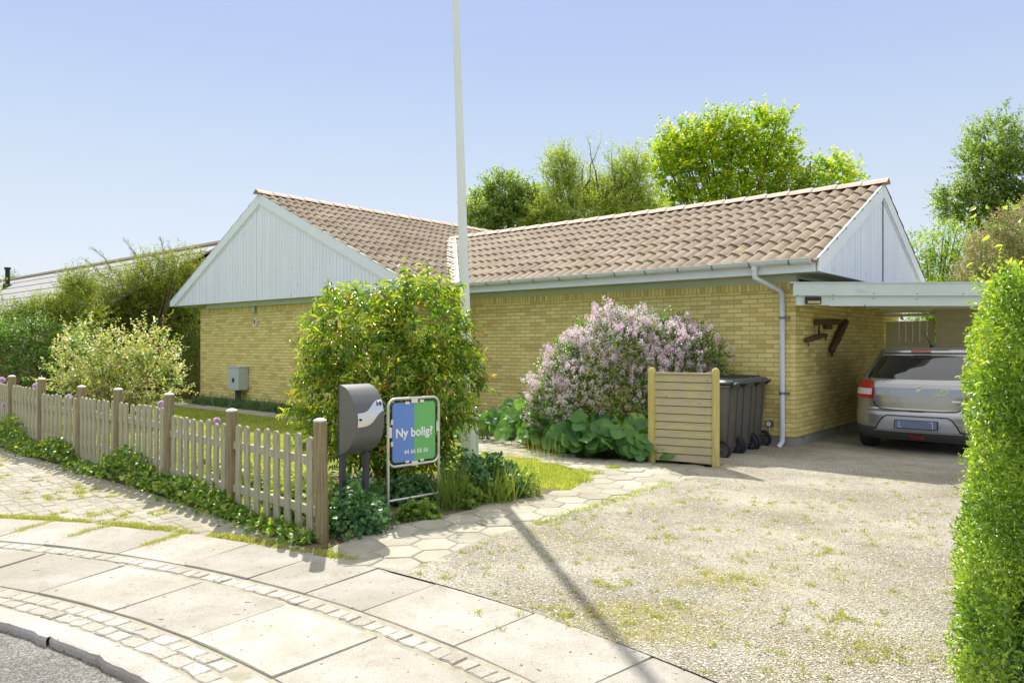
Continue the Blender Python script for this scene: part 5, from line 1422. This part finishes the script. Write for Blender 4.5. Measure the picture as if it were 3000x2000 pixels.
def grass_clump(name, pts, n, hmin, hmax, mat, label, cat, lean=0.25, wd=0.006, group=None, parent=None, kind=None, tint=(0.4, 0.25), spread=0.08, z0=0.005):
    pts = np.array(pts); i = rng.integers(len(pts), size=n); P_ = np.zeros((n, 3)); P_[:, :2] = pts[i]+rng.normal(0, spread, (n, 2))
    P_[:, 2] = z0
    d_ = unit(np.stack([rng.normal(0, lean, n), rng.normal(0, lean, n), np.ones(n)], 1)); ln = rng.uniform(hmin, hmax, n)
    o = leaf_mesh(name, P_, d_, ln, wd, mat, rng.normal(tint[0], tint[1], n), parent, 'blade')
    tag(o, label, cat, group, kind); return o
o = grass_clump('tall_grass', [(-0.58, 6.72), (-0.52, 6.76)], 170, 0.25, 0.5, M['grass'], 'tuft of tall dark grass right of the sign', 'grass', 0.28, 0.009, tint=(0.1, 0.15), spread=0.05)
o = grass_clump('tall_grass', [(-0.18, 6.98), (-0.10, 7.02)], 260, 0.2, 0.42, M['grass'], 'arching green grass clump beside the foot of the flagpole shadow', 'grass', 0.35, 0.010, tint=(0.35, 0.15), spread=0.07)
o = grass_clump('tall_grass', [(-0.25+0.07*i, 7.95+0.05*i) for i in range(10)], 230, 0.3, 0.55, M['grass'], 'row of thin upright seeding grass stems on the small lawn by the flagpole', 'grass', 0.07, 0.0028, tint=(0.75, 0.2), spread=0.10)

# 6. lawn blades (stuff)
lawnA = [(-0.9, 8.55), (-0.3, 7.95), (0.45, 7.62), (0.62, 7.62), (0.83, 8.11), (0.78, 8.75), (0.36, 9.55), (-0.75, 10.6), (-1.6, 10.9), (-2.2, 9.5)]
def lawn_pts(poly, n):
    P_ = np.array(poly); lo = P_.min(0); hi = P_.max(0); out_ = []
    while len(out_) < n:
        x = rng.uniform(lo[0], hi[0]); y = rng.uniform(lo[1], hi[1])
        if inpoly(x, y, poly): out_.append((x, y))
    return np.array(out_)
def blades(name, pts, hmin, hmax, wd, mat, label, cat, tint=(0.45, 0.25), lean=0.45):
    n = len(pts); P_ = np.zeros((n, 3)); P_[:, :2] = pts; d_ = unit(np.stack([rng.normal(0, lean, n), rng.normal(0, lean, n), np.ones(n)], 1))
    cl = np.sin(pts[:, 0]*3.1+1)*np.sin(pts[:, 1]*2.7) * 0.12
    o = leaf_mesh(name, P_, d_, rng.uniform(hmin, hmax, n), wd, mat, rng.normal(tint[0], tint[1], n)+cl, None, 'blade'); return tag(o, label, cat, kind='stuff')
blades('lawn_grass', lawn_pts(lawnA, 42000), 0.02, 0.05, 0.005, M['grass'], 'short sunlit grass of the small lawn beside the flagpole', 'grass', (0.6, 0.25))
lawnB = [(FP[0][0]+0.05, FP[0][1]+0.3)] + [(x+0.12, y+0.22) for x, y in FP[1:]] + [(-11, 15), (-9.6, 18.5), tuple(uv(-17.5, 8.3)[:2]), tuple(uv(-10.5, 8.25)[:2]), (-2.3, 10.9), (-2.4, 9.0), (-1.6, 7.4)]
blades('lawn_grass', lawn_pts(lawnB, 90000), 0.025, 0.06, 0.008, M['grass'], 'garden lawn grass behind the picket fence', 'grass', (0.55, 0.25))

# 7. weeds along the fence foot (ground cover)
n = 8200; P_ = []; seg = rng.integers(0, len(FP)-1, n); t = rng.random(n)
A_ = np.array(FP)
base2 = A_[seg]*(1-t)[:, None] + A_[seg+1]*t[:, None]
hh = 0.05 + 0.20*np.clip((np.sin(base2[:, 0]*4.1)+np.sin(base2[:, 0]*1.7+1)+1.2)/3, 0, 1) * np.clip((-base2[:, 0]-1.9)/1.8, 0.0, 1.2)
off = np.abs(rng.normal(0, 0.09, n)) + 0.02; out2 = np.array([-0.66, -0.75])
P2 = base2 + out2*off[:, None] + rng.normal(0, 0.03, (n, 2))
z = rng.random(n)**0.7*hh*1.5*np.clip(1.2-off/0.35, 0.15, 1.2)
P3 = np.column_stack([P2, np.maximum(z, 0.015)])
o = leaf_mesh('weeds', P3, unit(rand_dirs(n)+np.array([-0.4, -0.6, 0.3])), rng.uniform(0.022, 0.062, n), rng.uniform(0.022, 0.055, n), M['weed'], rng.normal(0.55, 0.28, n), None, 'lobed', unit(np.array([0, -0.3, 1.0])+rand_dirs(n)*0.5))
tag(o, 'leafy green weeds growing along the foot of the picket fence', 'weeds', kind='stuff')
# 7b. leafy plants behind the fence close to the end post
mound('garden_plant', -1.75, 6.45, 0.45, 0.3, 0.34, 1500, 0.06, M['weed'], 'low leafy garden plant behind the last fence bay', 'plant', bt=0.75)
mound('garden_plant', -2.9, 7.55, 0.45, 0.3, 0.28, 1300, 0.06, M['weed'], 'low leafy garden plant behind the second fence bay', 'plant', bt=0.75)
# 8. joint grass in verge, slabs and gravel
pts = []
for _ in range(1900):
    x, y = lawn_pts(vin, 1)[0] if False else (rng.uniform(-8, -1.4), rng.uniform(5.2, 10.5))
    if inpoly(x, y, vin) and math.sin(x*3.3+y*1.2)+math.sin(y*4.1-x*2)+0.8*rng.normal() > 0.7: pts.append((x, y))
for a in np.linspace(57, 92, 420):
    if math.sin(a*0.9)+rng.normal()*0.8 > -0.2 and a < 82: pts.append(pol(8.64+abs(rng.normal(0, 0.035)), a)[:2])
for ja in (76.9, 73.2, 68.1):
    for r in np.linspace(8.25, 8.62, 14): pts.append(pol(r, ja+rng.normal(0, 0.1))[:2])
grass_clump('joint_grass', pts, 26000, 0.012, 0.045, M['tuft'], 'short grass growing in the joints of the cobbled verge and pavement', 'grass', 0.9, 0.0045, kind='stuff', tint=(0.45, 0.3), spread=0.022, z0=0.012)
pts = []
cen = [(0.35, 4.05), (0.55, 3.95), (0.75, 4.05), (0.95, 4.25), (1.35, 4.0), (0.3, 6.05), (0.75, 6.5), (1.25, 4.75), (1.45, 4.65), (1.85, 3.55), (1.65, 3.45), (1.95, 3.95), (1.6, 3.75), (0.62, 4.5), (1.1, 3.55), (1.3, 3.4), (-0.25, 5.35), (0.1, 4.1), (1.2, 5.6), (2.2, 5.2), (2.4, 6.8)]
for x, y in cen:
    for _ in range(rng.integers(3, 9)): pts.append((x+rng.normal(0, 0.09), y+rng.normal(0, 0.09)))
for _ in range(330):
    x, y = rng.uniform(-0.6, 4.4), rng.uniform(3.2, 8.3)
    if inpoly(x, y, gr) and x < 0.6*y: pts.append((x, y))
grass_clump('gravel_weeds', pts, 6000, 0.010, 0.040, M['tuft'], 'small grass tufts growing through the gravel drive', 'grass', 1.0, 0.0045, kind='stuff', tint=(0.4, 0.3), spread=0.018, z0=0.029)
dry = []
for x, y, sx, sy, k in ((0.65, 4.05, 0.28, 0.10, 420), (1.35, 4.62, 0.22, 0.12, 300), (0.75, 3.75, 0.3, 0.08, 260), (1.75, 3.62, 0.18, 0.12, 160), (0.4, 5.7, 0.25, 0.2, 120), (1.1, 6.9, 0.4, 0.35, 160), (2.3, 6.0, 0.5, 0.5, 130), (1.9, 4.9, 0.3, 0.3, 90)):
    for _ in range(k): dry.append((x+rng.normal(0, sx), y+rng.normal(0, sy)))
dry = [q_ for q_ in dry if inpoly(q_[0], q_[1], gr)]
grass_clump('dry_grass', dry, 12000, 0.005, 0.018, M['tuft'], 'thin dry grass patches spreading over the middle of the gravel drive', 'grass', 1.2, 0.0035, kind='stuff', tint=(0.75, 0.3), spread=0.03, z0=0.029)
pts = [(0.9+rng.normal(0, 0.06), 8.45+rng.normal(0, 0.06)) for _ in range(6)] + [(1.2+rng.normal(0, 0.07), 8.85+rng.normal(0, 0.03)) for _ in range(7)] + [(0.85+0.1*i, 6.85+0.125*i) for i in range(-6, 9)] + [(0.80, 8.0+0.05*i) for i in range(14)]
grass_clump('path_grass', pts, 2600, 0.02, 0.06, M['grass'], 'grass tufts along the edges and joints of the hexagon path', 'grass', 0.9, 0.005, kind='stuff', tint=(0.5, 0.25), spread=0.04, z0=0.022)

# 9. dark strap leaves along the gable wall foot
ORD = ['first', 'second', 'third', 'fourth', 'fifth', 'sixth', 'seventh', 'eighth', 'ninth', 'tenth', 'last']
for i in range(11):
    u = -17.9 + i*0.66; c_ = uv(u, 9.05)
    n = 170; P_ = np.column_stack([c_.x+rng.normal(0, 0.14, n), c_.y+rng.normal(0, 0.09, n), np.zeros(n)])
    d_ = unit(np.stack([rng.normal(0.15, 0.6, n), rng.normal(-0.3, 0.5, n), np.ones(n)*0.8], 1))
    o = leaf_mesh('strap_leaf_clump', P_, d_, rng.uniform(0.15, 0.38, n), 0.022, M['weave'], rng.normal(0.35, 0.22, n), None, 'blade')
    tag(o, 'drooping strap-leaved clump at the gable wall foot, %s from the left corner' % ORD[i], 'plant', 'strap-leaved clumps along the gable wall')

# 10. alliums
al = [(5, 1113, 12.0, .062, 'pink allium head topmost at the left edge of the photo'), (15, 1187, 11.2, .055, 'allium head low at the left edge, in front of the fence'), (38, 1186, 11.1, .05, 'allium head just right of the leftmost low one'), (30, 1124, 12.2, .06, 'pale allium head level with the picket tops near the left edge'),
      (107, 1131, 11.6, .07, 'large white-lilac allium head between the two far left posts'), (203, 1162, 10.4, .05, 'allium head peeping over the third far bay of pickets'), (475, 1183, 8.6, .055, 'purple allium head just left of the middle fence post'), (418, 1211, 8.7, .045, 'allium head behind the pickets, left one of a pair'),
      (434, 1211, 8.6, .04, 'allium head behind the pickets, right one of a pair'), (470, 1204, 8.5, .045, 'small allium head below the purple one by the middle post'), (635, 1232, 7.6, .045, 'pink allium head peeping over the pickets of the second bay'), (560, 1240, 7.9, .035, 'small purple allium head seen between pickets in the second bay'), (607, 1279, 7.7, .035, 'small purple allium head low between pickets')]
for px, py, Y, r, lab in al:
    p = pix(px, py, Y); r *= 0.82; root = empty('allium', (p.x, p.y, 0), 0, lab, 'flower', 'purple alliums along the fence')
    n = 420; d_ = rand_dirs(n); leaf_mesh('flower_head', d_*r*0.55+np.array([0, 0, p.z]), d_, r*0.5, r*0.28, M['allium'], rng.random(n), root, 'flake')
    b = MB(); b.tube([(0.02, 0.01, 0), (0.01, 0, p.z*0.5), (0, 0, p.z)], 0.005, 6); b.build('stem', M['stem'], root)

# 11. clipped hedge at the right
hd = empty('hedge', (2.6, 3.6, 0), 0, 'tall clipped bright green privet hedge at the right edge of the drive', 'hedge')
near_c = Vector((1.83, 3.02)); far_c = Vector((2.50, 4.12)); dirn = (far_c-near_c).normalized(); perp = Vector((dirn.y, -dirn.x))
TH = (far_c-near_c).length; LEN = 3.2; HH = 1.80
def hloc(a, s_, z): q = near_c + dirn*a*TH + perp*s_; return (q.x-2.6, q.y-3.6, z)
faces_ = [('end', 24000), ('near', 17000), ('far', 3500), ('top', 7000)]
PP = []; NN = []
for f, n in faces_:
    a = rng.random(n); z = HH*rng.random(n)**0.95; s_ = rng.random(n)**1.6*LEN
    dpt = rng.random(n)**1.2*0.20
    lumpf = lambda u_, v_: 0.025*np.sin(u_*9+v_*3)+0.022*np.sin(v_*6.5-u_*2)+0.022*np.sin(v_*21+u_*17)*np.sin(u_*23-v_*9)
    if f == 'end':
        arr = [(x_, d_-l_, z_) for x_, d_, l_, z_ in zip(a, dpt, lumpf(a, z), z)]; nn = (-perp.x, -perp.y, 0.0)
    elif f == 'near':
        arr = [((d_-l_)/TH, s2, z_) for d_, l_, s2, z_ in zip(dpt, lumpf(s_, z), s_, z)]; nn = (-dirn.x, -dirn.y, 0)
    elif f == 'far':
        arr = [(1-(d_-l_)/TH, s2, z_) for d_, l_, s2, z_ in zip(dpt, lumpf(s_, z), s_, z)]; nn = (dirn.x, dirn.y, 0)
    else:
        arr = [(a_, s2, HH-d_*0.6+l_) for a_, d_, l_, s2 in zip(a, dpt, lumpf(a*2, s_), s_)]; nn = (0, 0, 1)
    PP.append(np.array([hloc(*q) for q in arr])); NN.append(np.tile(nn, (n, 1)))
PP = np.vstack(PP); NN = np.vstack(NN)
sh_ = np.clip(PP[:, 2]-1.55, 0, 1); PP[:, 0] += sh_*0.25 + PP[:, 2]*0.055; PP[:, 2] -= np.clip(PP[:, 1]-0.1, 0, 1)*0.10*(PP[:, 2]/1.8)
# round the vertical corner
D0 = unit(NN*0.7+rand_dirs(len(PP))*0.8+np.array([0, 0, 0.5]))
upv = unit(NN+np.array([0, 0, 0.5])+rand_dirs(len(PP))*0.7)
ln = rng.uniform(0.018, 0.036, len(PP))
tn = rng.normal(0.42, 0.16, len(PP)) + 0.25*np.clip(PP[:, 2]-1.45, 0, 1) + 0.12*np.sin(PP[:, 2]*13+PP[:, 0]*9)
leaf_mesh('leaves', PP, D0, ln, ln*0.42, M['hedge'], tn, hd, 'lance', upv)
# protruding shoots
n = 150; a = rng.random(n); z = rng.uniform(0.2, HH, n); nn = np.array([-perp.x, -perp.y, 0.5])
S0 = np.array([hloc(a_, 0.02+0.06*z_, z_) for a_, z_ in zip(a, z)]); S0[:60, 2] = HH; S0[:60, 0] += rng.uniform(0, 0.8, 60)
Dd = unit(nn+rand_dirs(n)*0.6+np.array([0, 0, 0.3])); Dd[:60] = unit(np.array([0, 0, 1.0])+rand_dirs(60)*0.4)
bb_, d_, l_, ii, tt2 = shoots(S0, Dd, 8, 0.10, 0.036, 0.8)
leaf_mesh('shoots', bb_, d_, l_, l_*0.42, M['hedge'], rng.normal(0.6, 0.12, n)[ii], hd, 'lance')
b = MB()
for i in range(26):
    p0 = hloc(rng.uniform(0.25, 0.75), rng.uniform(0.25, 2.5), 0); b.tube([p0, (p0[0]+rng.normal(0, 0.08), p0[1]+rng.normal(0, 0.08), 0.9), (p0[0]+rng.normal(0, 0.15), p0[1]+rng.normal(0, 0.15), 1.65)], [0.02, 0.014, 0.006], 6)
b.build('branches', M['twig'], hd, fixn=False)
# dense leafy core made of larger inner leaves so light does not pour through
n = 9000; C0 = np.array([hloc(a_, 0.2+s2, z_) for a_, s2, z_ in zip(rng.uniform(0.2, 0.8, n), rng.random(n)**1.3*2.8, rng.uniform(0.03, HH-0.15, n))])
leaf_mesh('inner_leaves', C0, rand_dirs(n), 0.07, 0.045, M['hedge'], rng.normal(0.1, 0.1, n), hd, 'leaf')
# arching bramble shoot above the hedge
# 12. trees behind the house
def tree(name, px, py_base_z, Y, label, blobs, nsh, nl, slen, L, Wr, mat, th, r0, group='trees behind the house', **kw):
    x = (px-1500)*Y/F0
    return plant(name, (x, Y, 0), label, 'tree', blobs, nsh, nl, slen, L, Wr, M[mat], stems=kw.pop('stems', 22), r0=r0, stemmat='bark', group=group, crown_name='crown', trunk_name='trunk', tree=True, trunk_h=th, **kw)
def pb(px, py, Y, x0, rpx, rpy, dr=1.0):
    """blob from pixel centre / radius at depth Y, relative to tree x0"""
    p = pix(px, py, Y); return (p.x-x0, rng.normal(0, 0.4)*dr, p.z, rpx*Y/F0, rpx*Y/F0*0.8, rpy*Y/F0)
Y = 31; x0 = (2140-1500)*Y/F0
bl = [pb(*q, Y, x0, *r) for q, r in (((2000, 425), (90, 75)), ((2110, 400), (80, 60)), ((2220, 400), (85, 65)), ((2290, 460), (65, 70)), ((1960, 500), (70, 90)), ((2080, 470), (95, 80)), ((2200, 490), (90, 80)), ((2320, 540), (60, 55)), ((2420, 520), (65, 50)), ((2490, 495), (45, 40)), ((1990, 600), (80, 60)), ((2120, 590), (90, 60)), ((2240, 590), (80, 50)), ((2360, 600), (60, 50)))]
bl = [(a, b_, c, d_, e, f) for a, b_, c, d_, e, f in bl]
tree('tree', 2140, 0, Y, 'tall bright lime-green tree rising above the long roof', bl, 3000, 9, 0.55, 0.20, 0.85, 'tree_lime', 4.5, 0.22, shell=0.75, base_t=0.5, lump=0.25, stems=40)
Y = 27; x0 = (1490-1500)*Y/F0
bl = [pb(*q, Y, x0, *r) for q, r in (((1480, 575), (70, 65)), ((1420, 620), (55, 60)), ((1550, 610), (70, 70)), ((1500, 660), (110, 60)), ((1400, 650), (35, 40)), ((1600, 640), (50, 55)))]
tree('tree', 1490, 0, Y, 'dark green round tree just right of the flagpole', bl, 2600, 9, 0.40, 0.15, 0.6, 'tree_dark', 3.0, 0.16, shell=0.6, base_t=0.4, lump=0.2)
Y = 26; x0 = (1740-1500)*Y/F0
bl = [pb(*q, Y, x0, *r) for q, r in (((1640, 480), (45, 50)), ((1660, 560), (70, 70)), ((1850, 490), (55, 60)), ((1830, 570), (80, 65)), ((1740, 620), (120, 55)), ((1600, 640), (60, 45)), ((1900, 610), (60, 50)), ((1750, 560), (45, 60)))]
tree('tree', 1740, 0, Y, 'yellow-green feathery tree with thin bare tips in the middle', bl, 4200, 11, 0.42, 0.13, 0.36, 'tree_yel', 3.0, 0.12, shell=0.75, base_t=0.45, lump=0.3, upb=0.5, spread=0.8)
b = MB(); rt_ = [o for o in bpy.data.objects if o.get('label') == 'yellow-green feathery tree with thin bare tips in the middle'][0]
tw_base = []; tw_dir = []
for (px, py) in ((1720, 410), (1760, 415), (1795, 430), (1650, 425), (1865, 440), (1640, 440), (1700, 450), (1775, 450), (1830, 450)):
    p = pix(px, py, 26); q = pix(px+rng.normal(0, 25)+ (1740-px)*0.4, 600, 26)
    path = [q.lerp(p, i/8) + Vector((rng.normal(0, 0.04), rng.normal(0, 0.2), 0)) for i in range(9)]
    b.tube([(v.x-x0, v.y-26, v.z) for v in path], [0.04-0.0042*i for i in range(9)], 5)
    for i in range(2, 9):
        for _ in range(4): tw_base.append((path[i].x-x0+rng.normal(0, 0.08), path[i].y-26, path[i].z)); tw_dir.append((rng.normal(0, 0.5), rng.normal(0, 0.4), 1))
b.build('branches', M['bark'], rt_, fixn=False)
b1, d1, l1, i1, t1 = shoots(np.array(tw_base), np.array(tw_dir), 6, 0.4, 0.10, 0.7)
leaf_mesh('top_leaves', b1, d1, l1, l1*0.3, M['tree_yel'], rng.normal(0.5, 0.2, len(i1)), rt_)
# right side trees
Y = 24; x0 = (2960-1500)*Y/F0
bl = [pb(*q, Y, x0, *r) for q, r in (((2960, 400), (85, 80)), ((2900, 480), (85, 70)), ((2810, 590), (65, 45)), ((2990, 520), (95, 90)), ((2880, 590), (90, 65)), ((2970, 640), (90, 70)), ((3080, 450), (80, 110)), ((3060, 620), (100, 120)))]
tree('tree', 2960, 0, Y, 'tall dark green tree at the right edge of the photo', bl, 3600, 9, 0.40, 0.14, 0.6, 'tree_dark', 3.2, 0.2, shell=0.65, base_t=0.4, lump=0.25)
Y = 20; x0 = (2740-1500)*Y/F0
bl = [pb(*q, Y, x0, *r) for q, r in (((2700, 740), (60, 55)), ((2760, 720), (70, 60)), ((2720, 800), (80, 60)), ((2800, 790), (80, 70)), ((2720, 900), (110, 90)), ((2640, 860), (60, 80)))]
tree('tree', 2740, 0, Y, 'bright green small tree behind the carport roof', bl, 1400, 9, 0.30, 0.10, 0.55, 'tree_lime', 2.0, 0.1, shell=0.6, base_t=0.35, lump=0.25, upb=0.6)
Y = 16.5; x0 = (2930-1500)*Y/F0
bl = [pb(*q, Y, x0, *r) for q, r in (((2880, 740), (70, 75)), ((2960, 690), (80, 90)), ((2920, 800), (110, 80)), ((3030, 740), (80, 110)), ((2850, 820), (60, 50)), ((2960, 900), (140, 90)))]
bs = plant('blossom_bush', (x0, Y, 0), 'tall shrub with faded cream-pink blossom above the carport at the right', 'bush', bl, 1500, 8, 0.22, 0.07, 0.6, M['tree_dark'], stems=18, r0=0.03, shell=0.5, base_t=0.35, lump=0.25)
P0, Nr = blob_points(bl, 2200, 0.2, 0.25); m_ = 14; idx = np.repeat(np.arange(len(P0)), m_); rd = rand_dirs(len(idx))
leaf_mesh('blossom', P0[idx]+rd*0.09, rd, rng.uniform(0.03, 0.05, len(idx)), 0.035, M['blossom'], rng.normal(0.5, 0.25, len(idx)), bs, 'flake')
# bramble runner
br = empty('climber_shoot', (0, 0, 0), 0, 'thin arching climber shoot with pale leaves in front of the blossom shrub', 'plant')
cps = [pix(*q, 5.6) for q in ((2830, 640), (2870, 635), (2930, 645), (3000, 690), (3060, 760), (3120, 900), (3200, 1500))]
b = MB(); b.tube(cps, [0.003, 0.004, 0.005, 0.006, 0.007, 0.008, 0.01], 6); b.build('stem', M['stem'], br)
q = [pix(*k, 5.6) for k in ((2862, 605), (2890, 600), (2860, 625), (2950, 610), (2995, 640), (2985, 760), (2960, 765), (2940, 720), (2900, 690), (2850, 770), (2990, 600))]
leaf_mesh('leaves', np.array([tuple(v) for v in q]), unit(rand_dirs(len(q))*0.6+np.array([-0.6, 0, -0.3])), 0.06, 0.036, M['hedge'], np.full(len(q), 0.75), br, 'lance')

# 13. left background: neighbour's house, yew, shrubs, hedge
nh = empty('neighbour_house', uv(-22.8, 8.5), ANG, 'neighbouring low house with grey slate roof behind the tall shrubs at the left', 'house')
b = MB(); b.prism([(0.3, 0.5, 0), (0.3, 6.5, 0), (0.3, 6.5, 2.6), (0.3, 3.5, 4.5), (0.3, 0.5, 2.6)], (-24, 0, 0)); b.build('wall', M['neigh_wall'], nh)
b = MB(); b.prism([(0.55, 0.0, 2.55), (0.55, 3.5, 4.68), (-24, 3.5, 4.68), (-24, 0.0, 2.55)], (0, 0, 0.06))
b.prism([(0.55, 7.0, 2.55), (0.55, 3.505, 4.68), (-24, 3.505, 4.68), (-24, 7.0, 2.55)], (0, 0, 0.06)); b.build('roof', M['neigh_roof'], nh)
b = MB()
for k in range(1, 6):
    y = 3.5*k/6; z = 2.615+2.13*k/6; b.box(-24, y-0.01, z, 0.55, y+0.03, z+0.012)
b.build('roof_seams', M['neigh_roof'], nh)
b = MB(); b.box(-24, 3.4, 4.72, 0.6, 3.6, 4.80); b.build('ridge_cap', M['ridge'], nh)
b = MB(); b.tube([(-17.8, 2.6, 4.0), (-17.8, 2.6, 5.0)], 0.10, 12); b.tube([(-17.8, 2.6, 5.0), (-17.8, 2.6, 5.1)], 0.14, 12); b.tube([(-17.8, 2.6, 4.05), (-17.8, 2.6, 4.3)], 0.2, 12); b.build('chimney', M['black'], nh)
b = MB(); b.box(-19.7, 0.5, 2.95, -19.2, 0.9, 3.15); b.build('vent', M['black'], nh)

def bshrub(name, px, Y, label, cat, blobs, **kw):
    x0 = (px-1500)*Y/F0
    bl = [pb(*q, Y, x0, *r, 0.7) for q, r in blobs]
    return plant(name, (x0, Y, 0), label, cat, bl, **kw)
bshrub('yew_tree', 400, 21.5, 'large shaggy olive-green yew with upright shoots left of the gable', 'tree', [((420, 910), (110, 100)), ((330, 930), (100, 100)), ((510, 880), (80, 90)), ((550, 790), (50, 50)), ((455, 810), (60, 50)), ((350, 840), (60, 50)), ((250, 890), (60, 55)), ((480, 1000), (110, 100)), ((340, 1020), (130, 90)), ((200, 940), (90, 70)), ((540, 960), (80, 90)), ((600, 840), (40, 80))],
       nsh=8500, nl=14, slen=0.40, L=0.09, Wr=0.26, mat=M['conifer'], stems=20, r0=0.05, stemmat='bark', crown_name='crown', trunk_name='trunk', shell=0.55, upb=0.25, base_t=0.42, lump=0.3, spread=1.1)
rt_ = [o for o in bpy.data.objects if o.name.startswith('yew_tree')][0]
tb = []; td = []; b = MB(); xx0 = rt_.location.x
for (px, py, qx, qy) in ((365, 705, 420, 800), (470, 700, 480, 790), (390, 740, 440, 830), (275, 730, 330, 800), (245, 760, 310, 830), (590, 735, 540, 800), (420, 745, 450, 820), (500, 745, 500, 820), (330, 790, 360, 850)):
    p = pix(px, py, 21.5); q = pix(qx, qy, 21.5); b.tube([(v.x-xx0, 0, v.z) for v in (q, q.lerp(p, 0.5)+Vector((0.05, 0, 0.08)), p)], [0.02, 0.012, 0.005], 5)
    for i in range(26):
        v = q.lerp(p, i/25); v = v + Vector((0.05, 0, 0.08))*math.sin(math.pi*i/25); tb.append((v.x-xx0, rng.normal(0, 0.03), v.z)); td.append(((p-q).x+rng.normal(0, 0.5), rng.normal(0, 0.4), (p-q).z*0.6))
b.build('branches', M['twig'], rt_)
b1, d1, l1, i1, t1 = shoots(np.array(tb), np.array(td), 9, 0.16, 0.06, 0.8)
leaf_mesh('top_shoots', b1, d1, l1, l1*0.25, M['conifer'], rng.normal(0.35, 0.15, len(i1)), rt_)
bshrub('shrub', 330, 14.0, 'wide shrub with pale cream-green leaves and reddish tips behind the fence', 'shrub', [((270, 1035), (80, 70)), ((360, 1060), (80, 65)), ((450, 1040), (65, 80)), ((300, 1120), (110, 70)), ((430, 1130), (95, 60)), ((210, 1110), (50, 50))],
       nsh=820, nl=9, slen=0.34, L=0.098, Wr=0.6, mat=M['spirea'], stems=44, r0=0.012, shell=0.7, upb=0.7, base_t=0.5, lump=0.3)
bshrub('shrub', 215, 19, 'pale green twiggy shrub in front of the neighbouring roof at the far left', 'shrub', [((200, 870), (45, 55)), ((120, 915), (80, 40)), ((40, 950), (100, 40)), ((210, 930), (90, 50)), ((270, 850), (50, 50))],
       nsh=2600, nl=9, slen=0.35, L=0.085, Wr=0.4, mat=M['conifer'], stems=16, r0=0.02, shell=0.8, upb=0.9, base_t=0.35, lump=0.3)
bshrub('garden_hedge', 60, 17, 'dark green garden hedge at the far left', 'hedge', [((-60, 1010), (120, 75)), ((60, 1005), (100, 72)), ((150, 1040), (80, 80)), ((0, 1060), (140, 80)), ((120, 1100), (120, 70)), ((230, 1060), (60, 80))],
       nsh=3000, nl=8, slen=0.22, L=0.08, Wr=0.7, mat=M['tree_dark'], stems=16, r0=0.02, shell=0.35, upb=0.2, base_t=0.08, lump=0.2)
bshrub('shrub', 560, 20.5, 'brownish twiggy shrub between the yew and the brick corner', 'shrub', [((555, 1040), (40, 90)), ((520, 1110), (60, 60)), ((580, 960), (25, 50)), ((590, 1120), (30, 50))],
       nsh=600, nl=7, slen=0.25, L=0.07, Wr=0.6, mat=M['tree_dark'], stems=26, r0=0.022, shell=0.8, upb=0.5, base_t=0.3, lump=0.2)
bshrub('far_tree', 30, 45, 'small pale far tree at the left edge beyond the chimney', 'tree', [((40, 830), (30, 25)), ((20, 850), (30, 18)), ((0, 870), (50, 30))],
       nsh=260, nl=7, slen=0.5, L=0.2, Wr=0.5, mat=M['tree_dark'], stems=8, r0=0.05, shell=0.8, stemmat='bark', crown_name='crown', trunk_name='trunk')
# tree masses further behind so no bare horizon shows
for i, (px, Y, rr, hh2, lab) in enumerate([(-150, 34, 5.0, 4.0, 'dark tree beyond the left garden, mostly outside the photo'), (3200, 30, 5.0, 5.5, 'dark tree beyond the hedge, mostly outside the photo at the right')]):
    x0 = (px-1500)*Y/F0
    plant('tree', (x0, Y, 0), lab, 'tree', [(0, 0, hh2*0.6, rr, rr*0.7, hh2*0.45), (rr*0.5, 0.5, hh2*0.5, rr*0.6, rr*0.5, hh2*0.4)], 900, 8, 0.6, 0.25, 0.7, M['tree_dark'], stems=10, r0=0.1, stemmat='bark', crown_name='crown', trunk_name='trunk', tree=True, trunk_h=1.5, shell=0.6)
# garden bench at the far left
bn = empty('garden_bench', pix(20, 1150, 14.5), R(-35), 'dark brown wooden garden bench half hidden behind the fence at the far left', 'bench')
bn.location.z = 0
b = MB()
for i in range(3): b.box(-1.1, -0.02, 0.52+i*0.12, 0.55, 0.01, 0.60+i*0.12)
b.build('backrest', M['bench_wood'], bn)
b = MB()
for i in range(4): b.box(-1.1, -0.45+i*0.11, 0.40, 0.55, -0.36+i*0.11, 0.43)
b.build('seat', M['bench_wood'], bn)
for x in (-1.05, 0.5):
    for y in (-0.42, -0.02):
        b = MB(); b.box(x-0.03, y-0.03, 0, x+0.03, y+0.03, 0.40 if y < -0.2 else 0.84); b.build('leg', M['bench_wood'], bn)
